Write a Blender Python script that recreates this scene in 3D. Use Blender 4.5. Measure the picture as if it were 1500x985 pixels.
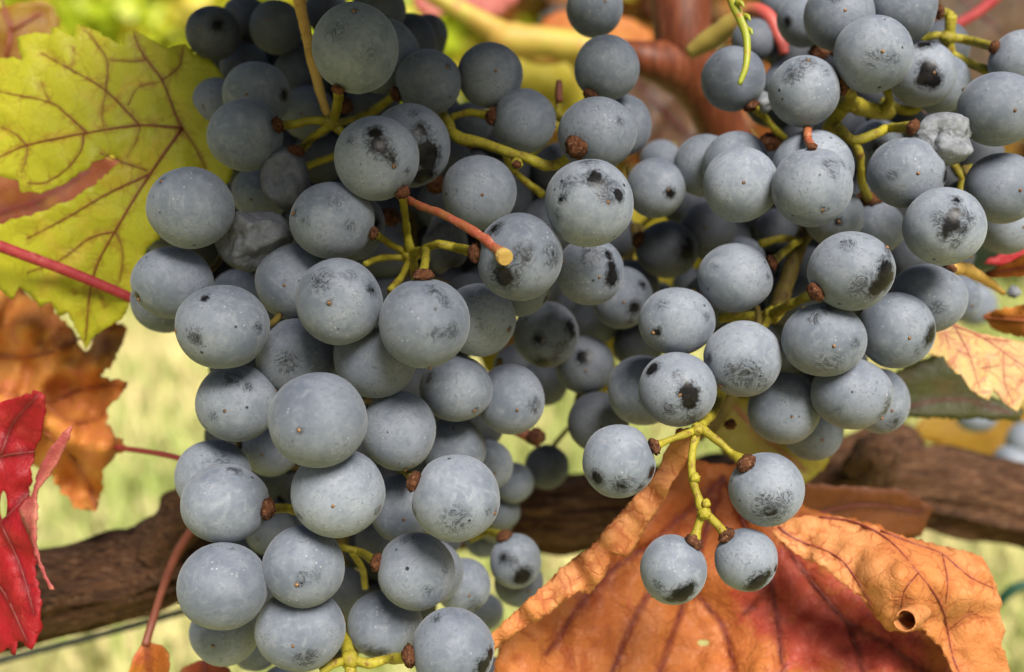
import bpy, bmesh, math, random
import numpy as np
from mathutils import Vector, Matrix, noise
from mathutils.geometry import delaunay_2d_cdt

for o in list(bpy.data.objects): bpy.data.objects.remove(o, do_unlink=True)
S = bpy.context.scene
COL = S.collection
R = math.radians
random.seed(7); np.random.seed(7)

# ------------------------------------------------------------------ camera
PITCH = 12.0
CAMH = 0.95
FPX = 1780.0                      # focal length in photograph pixels (1500 wide)
cam = bpy.data.cameras.new('camera')
cam.sensor_width = 36.0
cam.lens = 36.0 * FPX / 1500.0
cam.clip_start = 0.01; cam.clip_end = 500
cam.dof.use_dof = True
cam.dof.focus_distance = 0.202
cam.dof.aperture_fstop = 14.0
camo = bpy.data.objects.new('camera', cam); COL.objects.link(camo)
camo.location = (0, 0, CAMH); camo.rotation_euler = (R(90 - PITCH), 0, 0)
S.camera = camo
CM = Matrix.Translation((0, 0, CAMH)) @ Matrix.Rotation(R(90 - PITCH), 4, 'X')
CM3 = CM.to_3x3()
def P(px, py, z):
    """a point seen at photo pixel px,py that lies z metres in front of the camera plane"""
    return CM @ Vector(((px - 750) / FPX * z, (492.5 - py) / FPX * z, -z))
RIGHT, UP, BACK = CM3 @ Vector((1, 0, 0)), CM3 @ Vector((0, 1, 0)), CM3 @ Vector((0, 0, 1))

# ------------------------------------------------------------------ light
SUN_EL, SUN_AZ = R(47), R(160)    # azimuth clockwise from +Y (view direction); behind the camera on the right
w = bpy.data.worlds.new('World'); S.world = w; w.use_nodes = True
nt = w.node_tree
sky = nt.nodes.new('ShaderNodeTexSky'); sky.sky_type = 'NISHITA'; sky.sun_disc = False
sky.sun_elevation = SUN_EL; sky.sun_rotation = SUN_AZ; sky.dust_density = 3.0
bg = nt.nodes['Background']; bg.inputs[1].default_value = 0.05
nt.links.new(sky.outputs[0], bg.inputs[0])
sd = Vector((math.sin(SUN_AZ) * math.cos(SUN_EL), math.cos(SUN_AZ) * math.cos(SUN_EL), math.sin(SUN_EL)))
sl = bpy.data.lights.new('sun', 'SUN'); sl.energy = 5.0; sl.angle = R(26); sl.color = (1.0, 0.945, 0.87)
so = bpy.data.objects.new('sun', sl); COL.objects.link(so)
so.rotation_euler = sd.to_track_quat('Z', 'Y').to_euler(); so.location = (0, 0, 5)
S.view_settings.view_transform = 'Standard'; S.view_settings.look = 'None'
S.view_settings.exposure = 0.78; S.view_settings.gamma = 1.0
S.render.engine = 'CYCLES'
S.cycles.max_bounces = 5; S.cycles.diffuse_bounces = 1; S.cycles.glossy_bounces = 2; S.cycles.transmission_bounces = 3
S.render.resolution_x = 1024; S.render.resolution_y = 672

# ------------------------------------------------------------------ mesh helpers
ORG = {}
def org(o): return ORG[o.name] if o is not None else Vector((0, 0, 0))
def empty(name, loc):
    o = bpy.data.objects.new(name, None); COL.objects.link(o); o.location = loc
    o.empty_display_size = 0.01
    ORG[o.name] = Vector(loc); return o
def build(name, verts, faces, mat, parent=None, origin=None, smooth=True, attrs=None):
    V = np.asarray([tuple(v) for v in verts], dtype=float)
    if origin is None: origin = Vector(V.mean(axis=0))
    V = V - np.array(origin)
    me = bpy.data.meshes.new(name)
    me.from_pydata(V.tolist(), [], [list(f) for f in faces])
    if smooth: me.polygons.foreach_set('use_smooth', [True] * len(me.polygons))
    if attrs:
        for k, a in attrs.items():
            at = me.attributes.new(k, 'FLOAT', 'POINT'); at.data.foreach_set('value', np.asarray(a, dtype=np.float32))
    me.materials.append(mat); me.update()
    o = bpy.data.objects.new(name, me); COL.objects.link(o)
    o.parent = parent; o.location = Vector(origin) - org(parent)
    ORG[o.name] = Vector(origin); return o
def tag(o, label=None, cat=None, group=None, kind=None):
    if label: o['label'] = label
    if cat: o['category'] = cat
    if group: o['group'] = group
    if kind: o['kind'] = kind
    return o
def spline(pts, n=6):
    """Catmull-Rom through a list of tuples"""
    A = np.array([tuple(p) for p in pts], dtype=float)
    if len(A) < 3 or n < 2:
        out = []
        for i in range(len(A) - 1):
            for t in np.linspace(0, 1, n, endpoint=False): out.append(A[i] * (1 - t) + A[i + 1] * t)
        out.append(A[-1]); return np.array(out)
    Q = np.vstack([2 * A[0] - A[1], A, 2 * A[-1] - A[-2]]); out = []
    for i in range(1, len(Q) - 2):
        p0, p1, p2, p3 = Q[i - 1], Q[i], Q[i + 1], Q[i + 2]
        for t in np.linspace(0, 1, n, endpoint=False):
            out.append(.5 * ((2 * p1) + (-p0 + p2) * t + (2 * p0 - 5 * p1 + 4 * p2 - p3) * t * t + (-p0 + 3 * p1 - 3 * p2 + p3) * t ** 3))
    out.append(A[-1]); return np.array(out)
def tube(path, rad, seg=8, rough=0.0, rscale=200.0, ridges=0.0, nr=7, seed=0.0, caps=True):
    """swept tube: path Nx3 world points, rad N radii; returns verts, faces"""
    path = np.asarray(path, dtype=float); rad = np.asarray(rad, dtype=float)
    n = len(path); V = []; F = []
    T = np.gradient(path, axis=0); T /= np.linalg.norm(T, axis=1)[:, None] + 1e-12
    ref = np.array(BACK) if abs(np.dot(T[0], np.array(BACK))) < .9 else np.array(UP)
    u = np.cross(T[0], ref); u /= np.linalg.norm(u)
    for i in range(n):
        u = u - T[i] * np.dot(u, T[i]); u /= np.linalg.norm(u); v = np.cross(T[i], u)
        for k in range(seg):
            a = 2 * math.pi * k / seg
            d = u * math.cos(a) + v * math.sin(a); r = rad[i]
            if rough or ridges:
                q = path[i] + d * r
                r = r * (1 + rough * noise.noise(Vector(q) * rscale + Vector((seed, 0, 0))))
                if ridges:
                    ww = 1.3 * noise.noise(Vector((i * .05, a * 2, seed)))
                    r += rad[i] * ridges * (abs(noise.noise(Vector((math.cos(a) * nr * .5, math.sin(a) * nr * .5, i * .035 + ww + seed)))) * 2 - .5)
            V.append(path[i] + d * r)
    for i in range(n - 1):
        for k in range(seg):
            a = i * seg + k; b = i * seg + (k + 1) % seg
            F.append((a, b, b + seg, a + seg))
    if caps:
        F.append(tuple(range(seg))[::-1]); F.append(tuple(range((n - 1) * seg, n * seg)))
    return V, F
def merge(parts):
    V = []; F = []
    for v, f in parts:
        b = len(V); V += [tuple(x) for x in v]; F += [tuple(i + b for i in q) for q in f]
    return V, F
def stem(pts, rpx, seg=8, n=6, rough=.12, **k):
    """pts: (px,py,z); rpx: radius in photo pixels, scalar or per point"""
    pts = [tuple(p) for p in pts]
    if np.isscalar(rpx): rpx = [rpx] * len(pts)
    A = spline([(p[0], p[1], p[2], r) for p, r in zip(pts, rpx)], n)
    path = [P(a[0], a[1], a[2]) for a in A]; rad = [a[3] * a[2] / FPX for a in A]
    return tube(path, rad, seg, rough, k.pop('rscale', 300.), **k)

# sphere template
def ico(sub):
    bm = bmesh.new(); bmesh.ops.create_icosphere(bm, subdivisions=sub, radius=1.0)
    V = np.array([v.co[:] for v in bm.verts]); F = [tuple(v.index for v in f.verts) for f in bm.faces]; bm.free(); return V, F
ICO = {k: ico(k) for k in (2, 3, 4, 5)}

# ------------------------------------------------------------------ material helpers
class NT:
    def __init__(s, name):
        s.m = bpy.data.materials.new(name); s.m.use_nodes = True; s.t = s.m.node_tree; s.b = s.t.nodes['Principled BSDF']
        s.out = s.t.nodes['Material Output']
    def n(s, typ, **k):
        nd = s.t.nodes.new(typ)
        for a, v in k.items(): setattr(nd, a, v)
        return nd
    def l(s, a, b): s.t.links.new(a, b)
    def setin(s, sock, v):
        if hasattr(v, 'is_output'): s.l(v, sock)
        else: sock.default_value = v
    def coords(s, offset=True):
        tc = s.n('ShaderNodeTexCoord'); o = tc.outputs['Object']
        if offset:
            oi = s.n('ShaderNodeObjectInfo'); c = s.n('ShaderNodeCombineXYZ')
            s.l(oi.outputs['Random'], c.inputs[0])
            m = s.n('ShaderNodeVectorMath', operation='MULTIPLY_ADD'); s.l(c.outputs[0], m.inputs[0]); m.inputs[1].default_value = (7.3, 0, 0); s.l(o, m.inputs[2]); o = m.outputs[0]
        return o
    def noise(s, co, scale, detail=4, rough=.5, dist=0.0):
        x = s.n('ShaderNodeTexNoise'); s.l(co, x.inputs['Vector']); x.inputs['Scale'].default_value = scale
        x.inputs['Detail'].default_value = detail; x.inputs['Roughness'].default_value = rough; x.inputs['Distortion'].default_value = dist
        return x.outputs['Fac']
    def vor(s, co, scale, feature='F1'):
        x = s.n('ShaderNodeTexVoronoi', feature=feature); s.l(co, x.inputs['Vector']); x.inputs['Scale'].default_value = scale
        return x
    def ramp(s, v, a, b, lo=0.0, hi=1.0):
        x = s.n('ShaderNodeMapRange', interpolation_type='SMOOTHSTEP'); s.setin(x.inputs[0], v)
        for i, q in enumerate((a, b, lo, hi)): x.inputs[i + 1].default_value = q
        return x.outputs[0]
    def math(s, op, a, b=0.0, clamp=False):
        x = s.n('ShaderNodeMath', operation=op, use_clamp=clamp); s.setin(x.inputs[0], a); s.setin(x.inputs[1], b); return x.outputs[0]
    def mix(s, f, a, b):
        x = s.n('ShaderNodeMix', data_type='RGBA'); s.setin(x.inputs[0], f)
        for i, q in ((6, a), (7, b)):
            if hasattr(q, 'is_output'): s.l(q, x.inputs[i])
            else: x.inputs[i].default_value = (*q, 1)
        return x.outputs[2]
    def attr(s, name, kind='GEOMETRY'):
        x = s.n('ShaderNodeAttribute', attribute_name=name, attribute_type=kind); return x.outputs['Fac']
    def bump(s, h, strength, dist):
        x = s.n('ShaderNodeBump'); s.l(h, x.inputs['Height']); x.inputs['Strength'].default_value = strength; x.inputs['Distance'].default_value = dist
        s.l(x.outputs[0], s.b.inputs['Normal']); return x
    def set(s, **k):
        for a, v in k.items(): s.setin(s.b.inputs[a.replace('_', ' ')], v if not (isinstance(v, tuple) and len(v) == 3) else (*v, 1))
        return s

def grape_material():
    M = NT('grape_skin'); co = M.coords()
    big = M.noise(co, 120, 4, .6, .3); fine = M.noise(co, 1300, 3, .6); mott = M.noise(co, 520, 5, .65, .8)
    # waxy bloom: uneven pale dust over nearly black skin
    c = M.mix(M.ramp(big, .3, .68), (.093, .111, .143), (.167, .188, .225))
    c = M.mix(M.ramp(mott, .46, .70, 0, .5), c, (.212, .230, .256))
    c = M.mix(M.ramp(mott, .28, .42, .4, 0), c, (.078, .090, .115))
    c = M.mix(M.ramp(fine, .52, .7, 0, .45), c, (.088, .102, .125))
    oi = M.n('ShaderNodeObjectInfo')
    bc = M.n('ShaderNodeMix', data_type='RGBA', blend_type='MULTIPLY'); bc.inputs[0].default_value = 1; M.l(c, bc.inputs[6]); M.l(M.mix(oi.outputs['Random'], (.80, .80, .82), (1.16, 1.15, 1.13)), bc.inputs[7]); c = bc.outputs[2]
    # pale specks in loose clusters
    v = M.vor(co, 1250); clus = M.noise(co, 150, 2)
    sx = M.n('ShaderNodeSeparateColor'); M.l(v.outputs['Color'], sx.inputs[0])
    sp = M.math('MULTIPLY', M.math('MULTIPLY', M.ramp(v.outputs['Distance'], .10, .30, 1, 0), M.ramp(clus, .52, .62)), M.ramp(sx.outputs[0], .55, .6))
    c = M.mix(M.math('MULTIPLY', sp, .5), c, (.36, .37, .385))
    # black lenticels
    v = M.vor(co, 330); sx = M.n('ShaderNodeSeparateColor'); M.l(v.outputs['Color'], sx.inputs[0])
    dd = M.math('ADD', v.outputs['Distance'], M.math('MULTIPLY', sx.outputs[2], .05))
    dot = M.math('MULTIPLY', M.ramp(dd, .08, .15, 1, 0), M.ramp(sx.outputs[1], .72, .74))
    # scuffs: short curved scratches inside loose patches
    sc = M.noise(co, 330, 3, .55, 2.6); ln = M.ramp(M.math('ABSOLUTE', M.math('SUBTRACT', sc, .5)), .004, .022, 1, 0)
    s1 = M.math('MULTIPLY', ln, M.math('MULTIPLY', M.ramp(big, .50, .58), M.ramp(mott, .46, .54)))
    rub = M.math('MULTIPLY', M.attr('rub'), 1.02)
    hn = M.noise(co, 340, 6, .68, 2.4); hair = M.ramp(M.math('ABSOLUTE', M.math('SUBTRACT', hn, .5)), .0, .055, 1, 0)
    s2 = M.math('MULTIPLY', hair, M.ramp(rub, .10, .42))
    edge = M.math('ADD', rub, M.math('ADD', M.math('MULTIPLY', M.math('SUBTRACT', hn, .5), 1.0), M.math('MULTIPLY', M.math('SUBTRACT', mott, .5), .8)))
    solid = M.ramp(edge, .50, .82)
    bare = M.math('MAXIMUM', M.math('MAXIMUM', M.math('MULTIPLY', s1, .55), M.math('MULTIPLY', s2, .85)), M.math('MAXIMUM', solid, M.math('MULTIPLY', dot, .92)))
    # thin bloom, and for inner and back berries painted-in shade
    thin = M.attr('thin', 'OBJECT'); thin_shade = M.math('MULTIPLY', thin, M.ramp(big, .25, .7, 1.0, .88))
    c = M.mix(thin_shade, c, (.018, .019, .024))
    c = M.mix(M.ramp(M.math('ADD', rub, M.math('MULTIPLY', M.math('SUBTRACT', mott, .5), .5)), .12, .75, 0, .55), c, (.045, .050, .060))
    c = M.mix(bare, c, M.mix(M.ramp(mott, .4, .65), (.003, .003, .0035), (.011, .010, .011)))
    rough = M.math('SUBTRACT', M.math('ADD', .60, M.math('MULTIPLY', fine, .2)), M.math('MULTIPLY', bare, .36))
    M.set(Base_Color=c, Roughness=rough, Specular_IOR_Level=M.math('SUBTRACT', .34, M.math('MULTIPLY', bare, .17)), Sheen_Weight=M.math('MULTIPLY', M.math('SUBTRACT', .16, M.math('MULTIPLY', bare, .16)), M.math('SUBTRACT', 1.0, thin_shade)), Sheen_Roughness=.45, Sheen_Tint=(.8, .85, .92))
    M.bump(M.math('ADD', fine, M.math('MULTIPLY', mott, .6)), .12, .0003)
    return M.m
def raisin_material():
    M = NT('shrivelled_skin'); co = M.coords()
    f = M.noise(co, 420, 6, .7, 1.); c = M.mix(M.ramp(f, .3, .7), (.12, .13, .145), (.235, .25, .275))
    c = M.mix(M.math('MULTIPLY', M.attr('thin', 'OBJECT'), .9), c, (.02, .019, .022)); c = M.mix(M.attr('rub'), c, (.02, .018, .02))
    M.set(Base_Color=c, Roughness=.7, Specular_IOR_Level=.3)
    M.bump(M.math('ADD', M.noise(co, 800, 6, .7, 1.5), M.noise(co, 300, 3, .6)), .5, .0006); return M.m
def simple(name, cols, scale, rough=.6, bumpd=.0002, bumps=.5, spec=.4, dist=.5, trans=0.0, tcol=None):
    """noise mix of colours; optional translucency"""
    M = NT(name); co = M.coords(); f = M.noise(co, scale, 5, .6, dist)
    c = M.mix(M.ramp(f, .3, .7), cols[0], cols[1])
    if len(cols) > 2: c = M.mix(M.ramp(M.noise(co, scale * 2.7, 4, .65, dist), .52, .7), c, cols[2])
    M.set(Base_Color=c, Roughness=rough, Specular_IOR_Level=spec)
    if bumpd: M.bump(M.noise(co, scale * 3, 5, .65), bumps, bumpd)
    if trans:
        t = M.n('ShaderNodeBsdfTranslucent'); M.setin(t.inputs[0], c)
        mx = M.n('ShaderNodeMixShader'); mx.inputs[0].default_value = trans
        M.l(M.b.outputs[0], mx.inputs[1]); M.l(t.outputs[0], mx.inputs[2]); M.l(mx.outputs[0], M.out.inputs[0])
    return M.m
def leaf_material(name, c1, c2, c3, veincol, scale=45., trans=.35, cell=260., bumps=.5, spots=None, rough=.5, veinw=.8, c4=None, flush=None, netw=1.0):
    """leaf blade: blotches of three tones, colour running along the veins (attribute vein = nearness), fine vein net"""
    M = NT(name); co = M.coords()
    f = M.noise(co, scale, 5, .6, .6); c = M.mix(M.ramp(f, .32, .68), c1, c2)
    c = M.mix(M.ramp(M.noise(co, scale * 2.3, 5, .65, .9), .5, .72, 0, .85), c, c3)
    if c4: c = M.mix(M.ramp(M.noise(co, scale * .6, 4, .6, .5), .52, .66), c, c4)
    wp = M.n('ShaderNodeTexNoise'); M.l(co, wp.inputs['Vector']); wp.inputs['Scale'].default_value = 170; wp.inputs['Detail'].default_value = 3
    wv = M.n('ShaderNodeVectorMath', operation='MULTIPLY_ADD'); M.l(wp.outputs['Color'], wv.inputs[0]); wv.inputs[1].default_value = (.011, .011, .011); M.l(co, wv.inputs[2]); co_ = wv.outputs[0]
    if flush: c = M.mix(M.ramp(M.math('ADD', M.attr('flush'), M.math('MULTIPLY', M.math('SUBTRACT', M.noise(co, 190, 6, .7, .8), .5), 2.2)), .40, .95, 0, .8), c, flush)
    v = M.vor(co_, cell, 'DISTANCE_TO_EDGE'); net = M.ramp(v.outputs['Distance'], .0, .09, 1, 0)
    v2 = M.vor(co_, cell * 3.2, 'DISTANCE_TO_EDGE'); net2 = M.ramp(v2.outputs['Distance'], .0, .12, 1, 0)
    near = M.attr('vein')
    c = M.mix(M.math('MULTIPLY', net, M.ramp(near, .0, .35, .12 * netw, .4 * netw)), c, veincol)
    c = M.mix(M.math('MULTIPLY', net2, .08), c, veincol)
    c = M.mix(M.math('MULTIPLY', M.ramp(near, .35, .95), veinw), c, veincol)
    if spots: c = M.mix(M.ramp(M.noise(co, 330, 4, .7), .66, .72, 0, .8), c, spots)
    M.set(Base_Color=c, Roughness=rough, Specular_IOR_Level=.3)
    h = M.math('SUBTRACT', M.math('MULTIPLY', M.noise(co, 700, 4, .6), .35), M.math('ADD', M.math('MULTIPLY', net, .22), M.math('MULTIPLY', net2, .2)))
    M.bump(h, bumps, .0005)
    t = M.n('ShaderNodeBsdfTranslucent'); M.setin(t.inputs[0], c)
    mx = M.n('ShaderNodeMixShader'); mx.inputs[0].default_value = trans
    M.l(M.b.outputs[0], mx.inputs[1]); M.l(t.outputs[0], mx.inputs[2]); M.l(mx.outputs[0], M.out.inputs[0])
    return M.m
def bark_material(name, c1, c2, c3, stretch=(1, 9, 9), sc=60, rgh=.85, bmp=1.0):
    M = NT(name); co = M.coords(False); mp = M.n('ShaderNodeMapping'); M.l(co, mp.inputs[0]); mp.inputs['Scale'].default_value = stretch
    v = mp.outputs[0]; f = M.noise(v, sc, 7, .68, .8)
    c = M.mix(M.ramp(f, .3, .62), c1, c2); c = M.mix(M.ramp(M.noise(v, sc * 2.2, 5, .6, .5), .52, .7), c, c3)
    M.set(Base_Color=c, Roughness=rgh, Specular_IOR_Level=.25); M.bump(f, bmp, .002); return M.m

MAT = dict(
    grape=grape_material(), raisin=raisin_material(),
    rachis=simple('green_stalk', ((.20, .165, .014), (.30, .26, .022), (.14, .07, .018)), 260, .55, .0004, .8, .25),
    rachis_dull=simple('olive_stalk', ((.07, .05, .012), (.13, .095, .02), (.05, .022, .010)), 210, .6, .0004, .8, .2),
    pinkstalk=simple('pink_stalk', ((.30, .06, .035), (.26, .11, .035), (.42, .17, .10)), 330, .6, .0004, .8, .25),
    cut=simple('cut_wood', ((.46, .33, .09), (.34, .20, .05)), 300, .7),
    straw=simple('straw_stalk', ((.34, .19, .035), (.42, .26, .06), (.24, .12, .02)), 120, .6),
    cap=simple('corky_cap', ((.045, .016, .008), (.15, .058, .026), (.26, .13, .07)), 700, .85, .0009, 1.0, .15),
    scar=simple('corky_scar', ((.05, .02, .01), (.20, .10, .04), (.42, .26, .13)), 1600, .5, .0003),
    redstalk=simple('red_petiole', ((.22, .016, .022), (.30, .035, .035), (.36, .09, .075)), 240, .6, .0004, .7, .25),
    darkred=simple('dark_red_petiole', ((.19, .02, .02), (.26, .035, .03)), 90, .5),
    browntendril=simple('brown_petiole', ((.13, .035, .018), (.2, .06, .03)), 90, .55),
    bark=bark_material('vine_bark', (.012, .005, .003), (.125, .055, .025), (.32, .18, .095), (1, 15, 15), 70),
    cane=bark_material('cane_bark', (.06, .015, .006), (.125, .032, .011), (.17, .055, .025), (9, 9, 1), 40, .5, .12),
    wire=simple('wire', ((.045, .05, .04), (.08, .085, .07)), 80, .5, .0001),
    tie=simple('green_tie', ((.004, .045, .022), (.006, .06, .03)), 60, .5, .0001),
)

# ------------------------------------------------------------------ berries: (id, bunch, px, py, rx, ry, layer)
G = []
def g(i, b, x, y, rx, ry=None, lay=1.0, **k): G.append(dict(id=i, b=b, x=x, y=y, rx=rx, ry=ry or rx, lay=lay, **k))
# left bunch, upper part
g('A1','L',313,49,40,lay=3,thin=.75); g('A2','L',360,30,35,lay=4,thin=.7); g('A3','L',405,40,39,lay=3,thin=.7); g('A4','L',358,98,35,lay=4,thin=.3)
g('A5','L',376,139,50,48,lay=3); g('A6','L',318,155,42,lay=4); g('A7','L',297,154,37,lay=5); g('A8','L',359,199,55,52,lay=2)
g('A9','L',521,71,63,66,lay=1); g('A10','L',560,82,55,lay=3); g('A11','L',627,121,49,48,lay=2); g('A12','L',628,55,28,33,lay=3,wr=.6,thin=.6)
g('A13','L',552,233,62,lay=1); g('A14','L',600,214,60,61,lay=2); g('A15','L',452,166,40,lay=4,thin=.25); g('A16','L',419,263,36,46,lay=1.6,wr=.75,thin=.42,zz=.221)
g('A17','L',279,305,63,60,lay=1); g('A18','L',382,283,42,lay=3); g('A18b','L',345,287,28,lay=4,thin=.3); g('A19','L',372,350,55,48,lay=.9,wr=1.1,thin=.5,zz=.2155)
g('A20','L',487,324,63,56,lay=1); g('A20b','L',512,331,52,lay=2,thin=.3); g('A21','L',236,342,28,lay=4); g('A22','L',253,414,59,53,lay=1)
g('A23','L',241,440,48,lay=3); g('A24','L',326,479,68,62,lay=1); g('A25','L',348,434,39,lay=3); g('A26','L',431,413,56,lay=2)
g('A27','L',497,442,64,lay=0); g('A28','L',622,473,67,lay=0); g('A29','L',434,524,58,57,lay=2); g('A30','L',551,522,62,lay=2)
g('A31','L',347,590,60,57,lay=1.6); g('A32','L',466,616,72,70,lay=0); g('A33','L',397,655,44,43,lay=1.5); g('A34','L',585,631,54,59,lay=1)
g('A35','L',668,569,54,49,lay=1); g('A36','L',748,585,50,52,lay=1.5); g('A37','L',665,657,47,lay=2); g('A38','L',702,469,54,lay=1.5)
g('A39','L',761,377,64,lay=0); g('A40','L',762,414,47,50,lay=1.5); g('A41','L',863,298,65,lay=0); g('A42','L',864,398,50,lay=1)
g('A43','L',652,357,34,45,lay=3,wr=.8,thin=.6,zz=.236); g('A44','L',702,283,55,lay=2); g('A45','L',718,111,48,lay=3); g('A46','L',768,178,47,lay=2)
g('A47','L',889,100,48,lay=2); g('A48','L',871,13,42,lay=3); g('A49','L',875,196,58,53,lay=1); g('A50','L',914,184,40,45,lay=2)
g('A51','L',960,276,44,lay=2.2); g('A52','L',689,182,33,lay=4,thin=.5); g('A54','L',555,15,40,lay=4,thin=.5); g('A55','L',478,18,33,lay=4.5,thin=.6)
# lower part
g('C1','L',312,699,55,lay=2); g('C2','L',329,738,64,58,lay=1); g('C3','L',495,722,69,65,lay=1); g('C4','L',668,730,65,64,lay=0)
g('C5','L',590,745,50,lay=2); g('C6','L',326,859,66,64,lay=1); g('C7','L',445,830,60,lay=0); g('C8','L',440,921,66,61,lay=1)
g('C9','L',330,926,51,49,lay=2); g('C10','L',375,945,38,lay=3); g('C11','L',609,837,57,lay=1); g('C12','L',633,838,46,lay=1.8)
g('C13','L',564,915,55,50,lay=2); g('C14','L',663,952,61,lay=1); g('C15','L',396,778,36,lay=3.5,thin=.35); g('C16','L',415,1012,37,lay=2)
g('C17','L',725,1000,36,lay=3,thin=.3); g('C18','L',735,632,0,lay=3) if False else None
g('C20','L',713,682,38,lay=3); g('C21','L',752,707,30,lay=4); g('C22','L',734,748,28,lay=3.5); g('C23','L',725,769,25,lay=3.4)
g('C24','L',707,791,27,lay=4); g('C25','L',755,822,38,40,lay=2.5); g('C26','L',760,853,36,lay=3.4,thin=.3); g('C27','L',678,858,41,lay=2); g('C28','L',711,896,27,lay=3)
# bunch hanging behind, in the middle
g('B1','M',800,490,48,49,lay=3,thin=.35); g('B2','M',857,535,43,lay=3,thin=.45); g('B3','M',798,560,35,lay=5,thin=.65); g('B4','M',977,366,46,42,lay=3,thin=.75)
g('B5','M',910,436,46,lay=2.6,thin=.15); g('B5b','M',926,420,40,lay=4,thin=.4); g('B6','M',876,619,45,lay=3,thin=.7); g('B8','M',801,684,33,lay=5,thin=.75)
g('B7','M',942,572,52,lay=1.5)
# right bunch
g('D1','R',1074,116,47,lay=2.5); g('D2','R',1179,134,52,lay=0); g('D2b','R',1152,125,35,lay=2); g('D3','R',1279,80,57,lay=1)
g('D4','R',1229,24,51,lay=2); g('D5','R',1178,29,40,lay=3); g('D6','R',1323,14,50,lay=2); g('D7','R',1352,109,49,48,lay=2); g('D8','R',1378,124,43,lay=3)
g('D9','R',1463,160,60,54,lay=1); g('D10','R',1497,91,47,46,lay=2); g('D11','R',1382,204,50,38,lay=1,wr=1.25,thin=.2,zz=.2112); g('D12','R',1328,253,56,52,lay=0)
g('D13','R',1383,332,60,57,lay=0); g('D14','R',1468,276,54,52,lay=1); g('D15','R',1473,328,45,lay=2); g('D16','R',1189,274,58,lay=0)
g('D17','R',1190,250,60,lay=2); g('D18','R',1085,271,55,lay=1); g('D19','R',1078,242,49,lay=2); g('D20','R',1033,243,46,lay=2.5)
g('D21','R',968,236,31,lay=4,thin=.25); g('D22','R',1036,338,42,lay=4,thin=.5); g('D23','R',1222,318,43,lay=2); g('D24','R',1281,335,44,40,lay=2)
g('D25','R',1247,397,63,58,lay=0); g('D26','R',1358,437,57,51,lay=1.5); g('D27','R',1402,437,34,lay=3); g('D28','R',1313,484,54,56,lay=1)
g('D29','R',1207,498,62,54,lay=.5); g('D30','R',1247,577,59,52,lay=1); g('D31','R',1288,588,43,48,lay=2); g('D32','R',1077,407,55,51,lay=1)
g('D33','R',1086,382,35,lay=3); g('D34','R',1010,418,26,lay=4,thin=.5); g('D35','R',991,471,56,50,lay=.5); g('D36','R',1088,526,57,56,lay=1)
g('D37','R',992,571,57,55,lay=0); g('D38','R',1148,598,53,lay=2); g('D39','R',1190,631,44,lay=3); g('D40','R',1138,337,32,lay=4,thin=.4)
g('D41','R',1285,213,38,lay=2.6); g('D42','R',1252,243,27,lay=4,thin=.4); g('D43','R',1104,60,32,lay=4,thin=.45); g('D44','R',1140,4,27,lay=4,thin=.3)
g('E1','R',907,676,54,lay=0); g('E2','R',1123,717,55,54,lay=0); g('E3','R',986,835,49,51,lay=0); g('E4','R',1093,820,46,lay=0)
# bunches further along the row, out of focus
g('F1','F',1486,680,31,lay=9); g('F2','F',1504,648,30,lay=9); g('F3','F',1430,612,30,22,lay=9); g('F4','F',1427,446,32,lay=8); g('F5','F',1520,690,30,lay=9.5)
# inner berries deep in the bunches; thin darkens them as painted shade
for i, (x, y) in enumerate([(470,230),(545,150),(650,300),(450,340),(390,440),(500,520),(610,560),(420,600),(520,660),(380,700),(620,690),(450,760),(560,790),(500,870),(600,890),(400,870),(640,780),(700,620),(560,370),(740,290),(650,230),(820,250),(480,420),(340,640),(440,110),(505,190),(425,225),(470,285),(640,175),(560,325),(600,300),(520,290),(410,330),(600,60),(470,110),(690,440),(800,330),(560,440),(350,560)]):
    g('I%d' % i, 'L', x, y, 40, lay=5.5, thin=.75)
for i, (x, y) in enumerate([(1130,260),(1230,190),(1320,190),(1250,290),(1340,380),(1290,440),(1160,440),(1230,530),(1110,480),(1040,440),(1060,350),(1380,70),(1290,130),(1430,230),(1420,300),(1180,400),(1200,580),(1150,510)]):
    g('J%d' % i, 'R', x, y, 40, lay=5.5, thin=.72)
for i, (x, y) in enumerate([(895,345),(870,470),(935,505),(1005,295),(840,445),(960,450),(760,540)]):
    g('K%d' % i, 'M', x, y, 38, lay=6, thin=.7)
# the core of each bunch, behind what shows, with shade in its dark colour
def core(b, poly, n0):
    n = n0; j = len(poly) - 1
    def ins(x, y):
        c = False; k = len(poly) - 1
        for i in range(len(poly)):
            if (poly[i][1] > y) != (poly[k][1] > y) and x < (poly[k][0] - poly[i][0]) * (y - poly[i][1]) / (poly[k][1] - poly[i][1]) + poly[i][0]: c = not c
            k = i
        return c
    for r_, y in enumerate(range(30, 985, 56)):
        for x in range(240 + (32 if r_ % 2 else 0), 1500, 64):
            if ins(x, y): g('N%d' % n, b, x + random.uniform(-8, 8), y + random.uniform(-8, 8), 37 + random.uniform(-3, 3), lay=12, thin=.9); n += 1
    return n
n_ = core('L', [(330,60),(560,40),(620,100),(700,150),(740,200),(860,240),(860,330),(790,420),(720,470),(700,560),(650,640),(650,720),(660,860),(620,935),(420,955),(330,900),(315,760),(350,640),(320,520),(260,420),(275,330),(340,220)], 0)
core('R', [(1150,60),(1350,60),(1450,130),(1440,330),(1370,400),(1330,500),(1260,560),(1190,580),(1120,540),(1010,500),(1050,440),(1060,320),(1100,230),(1130,160)], n_)
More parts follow.
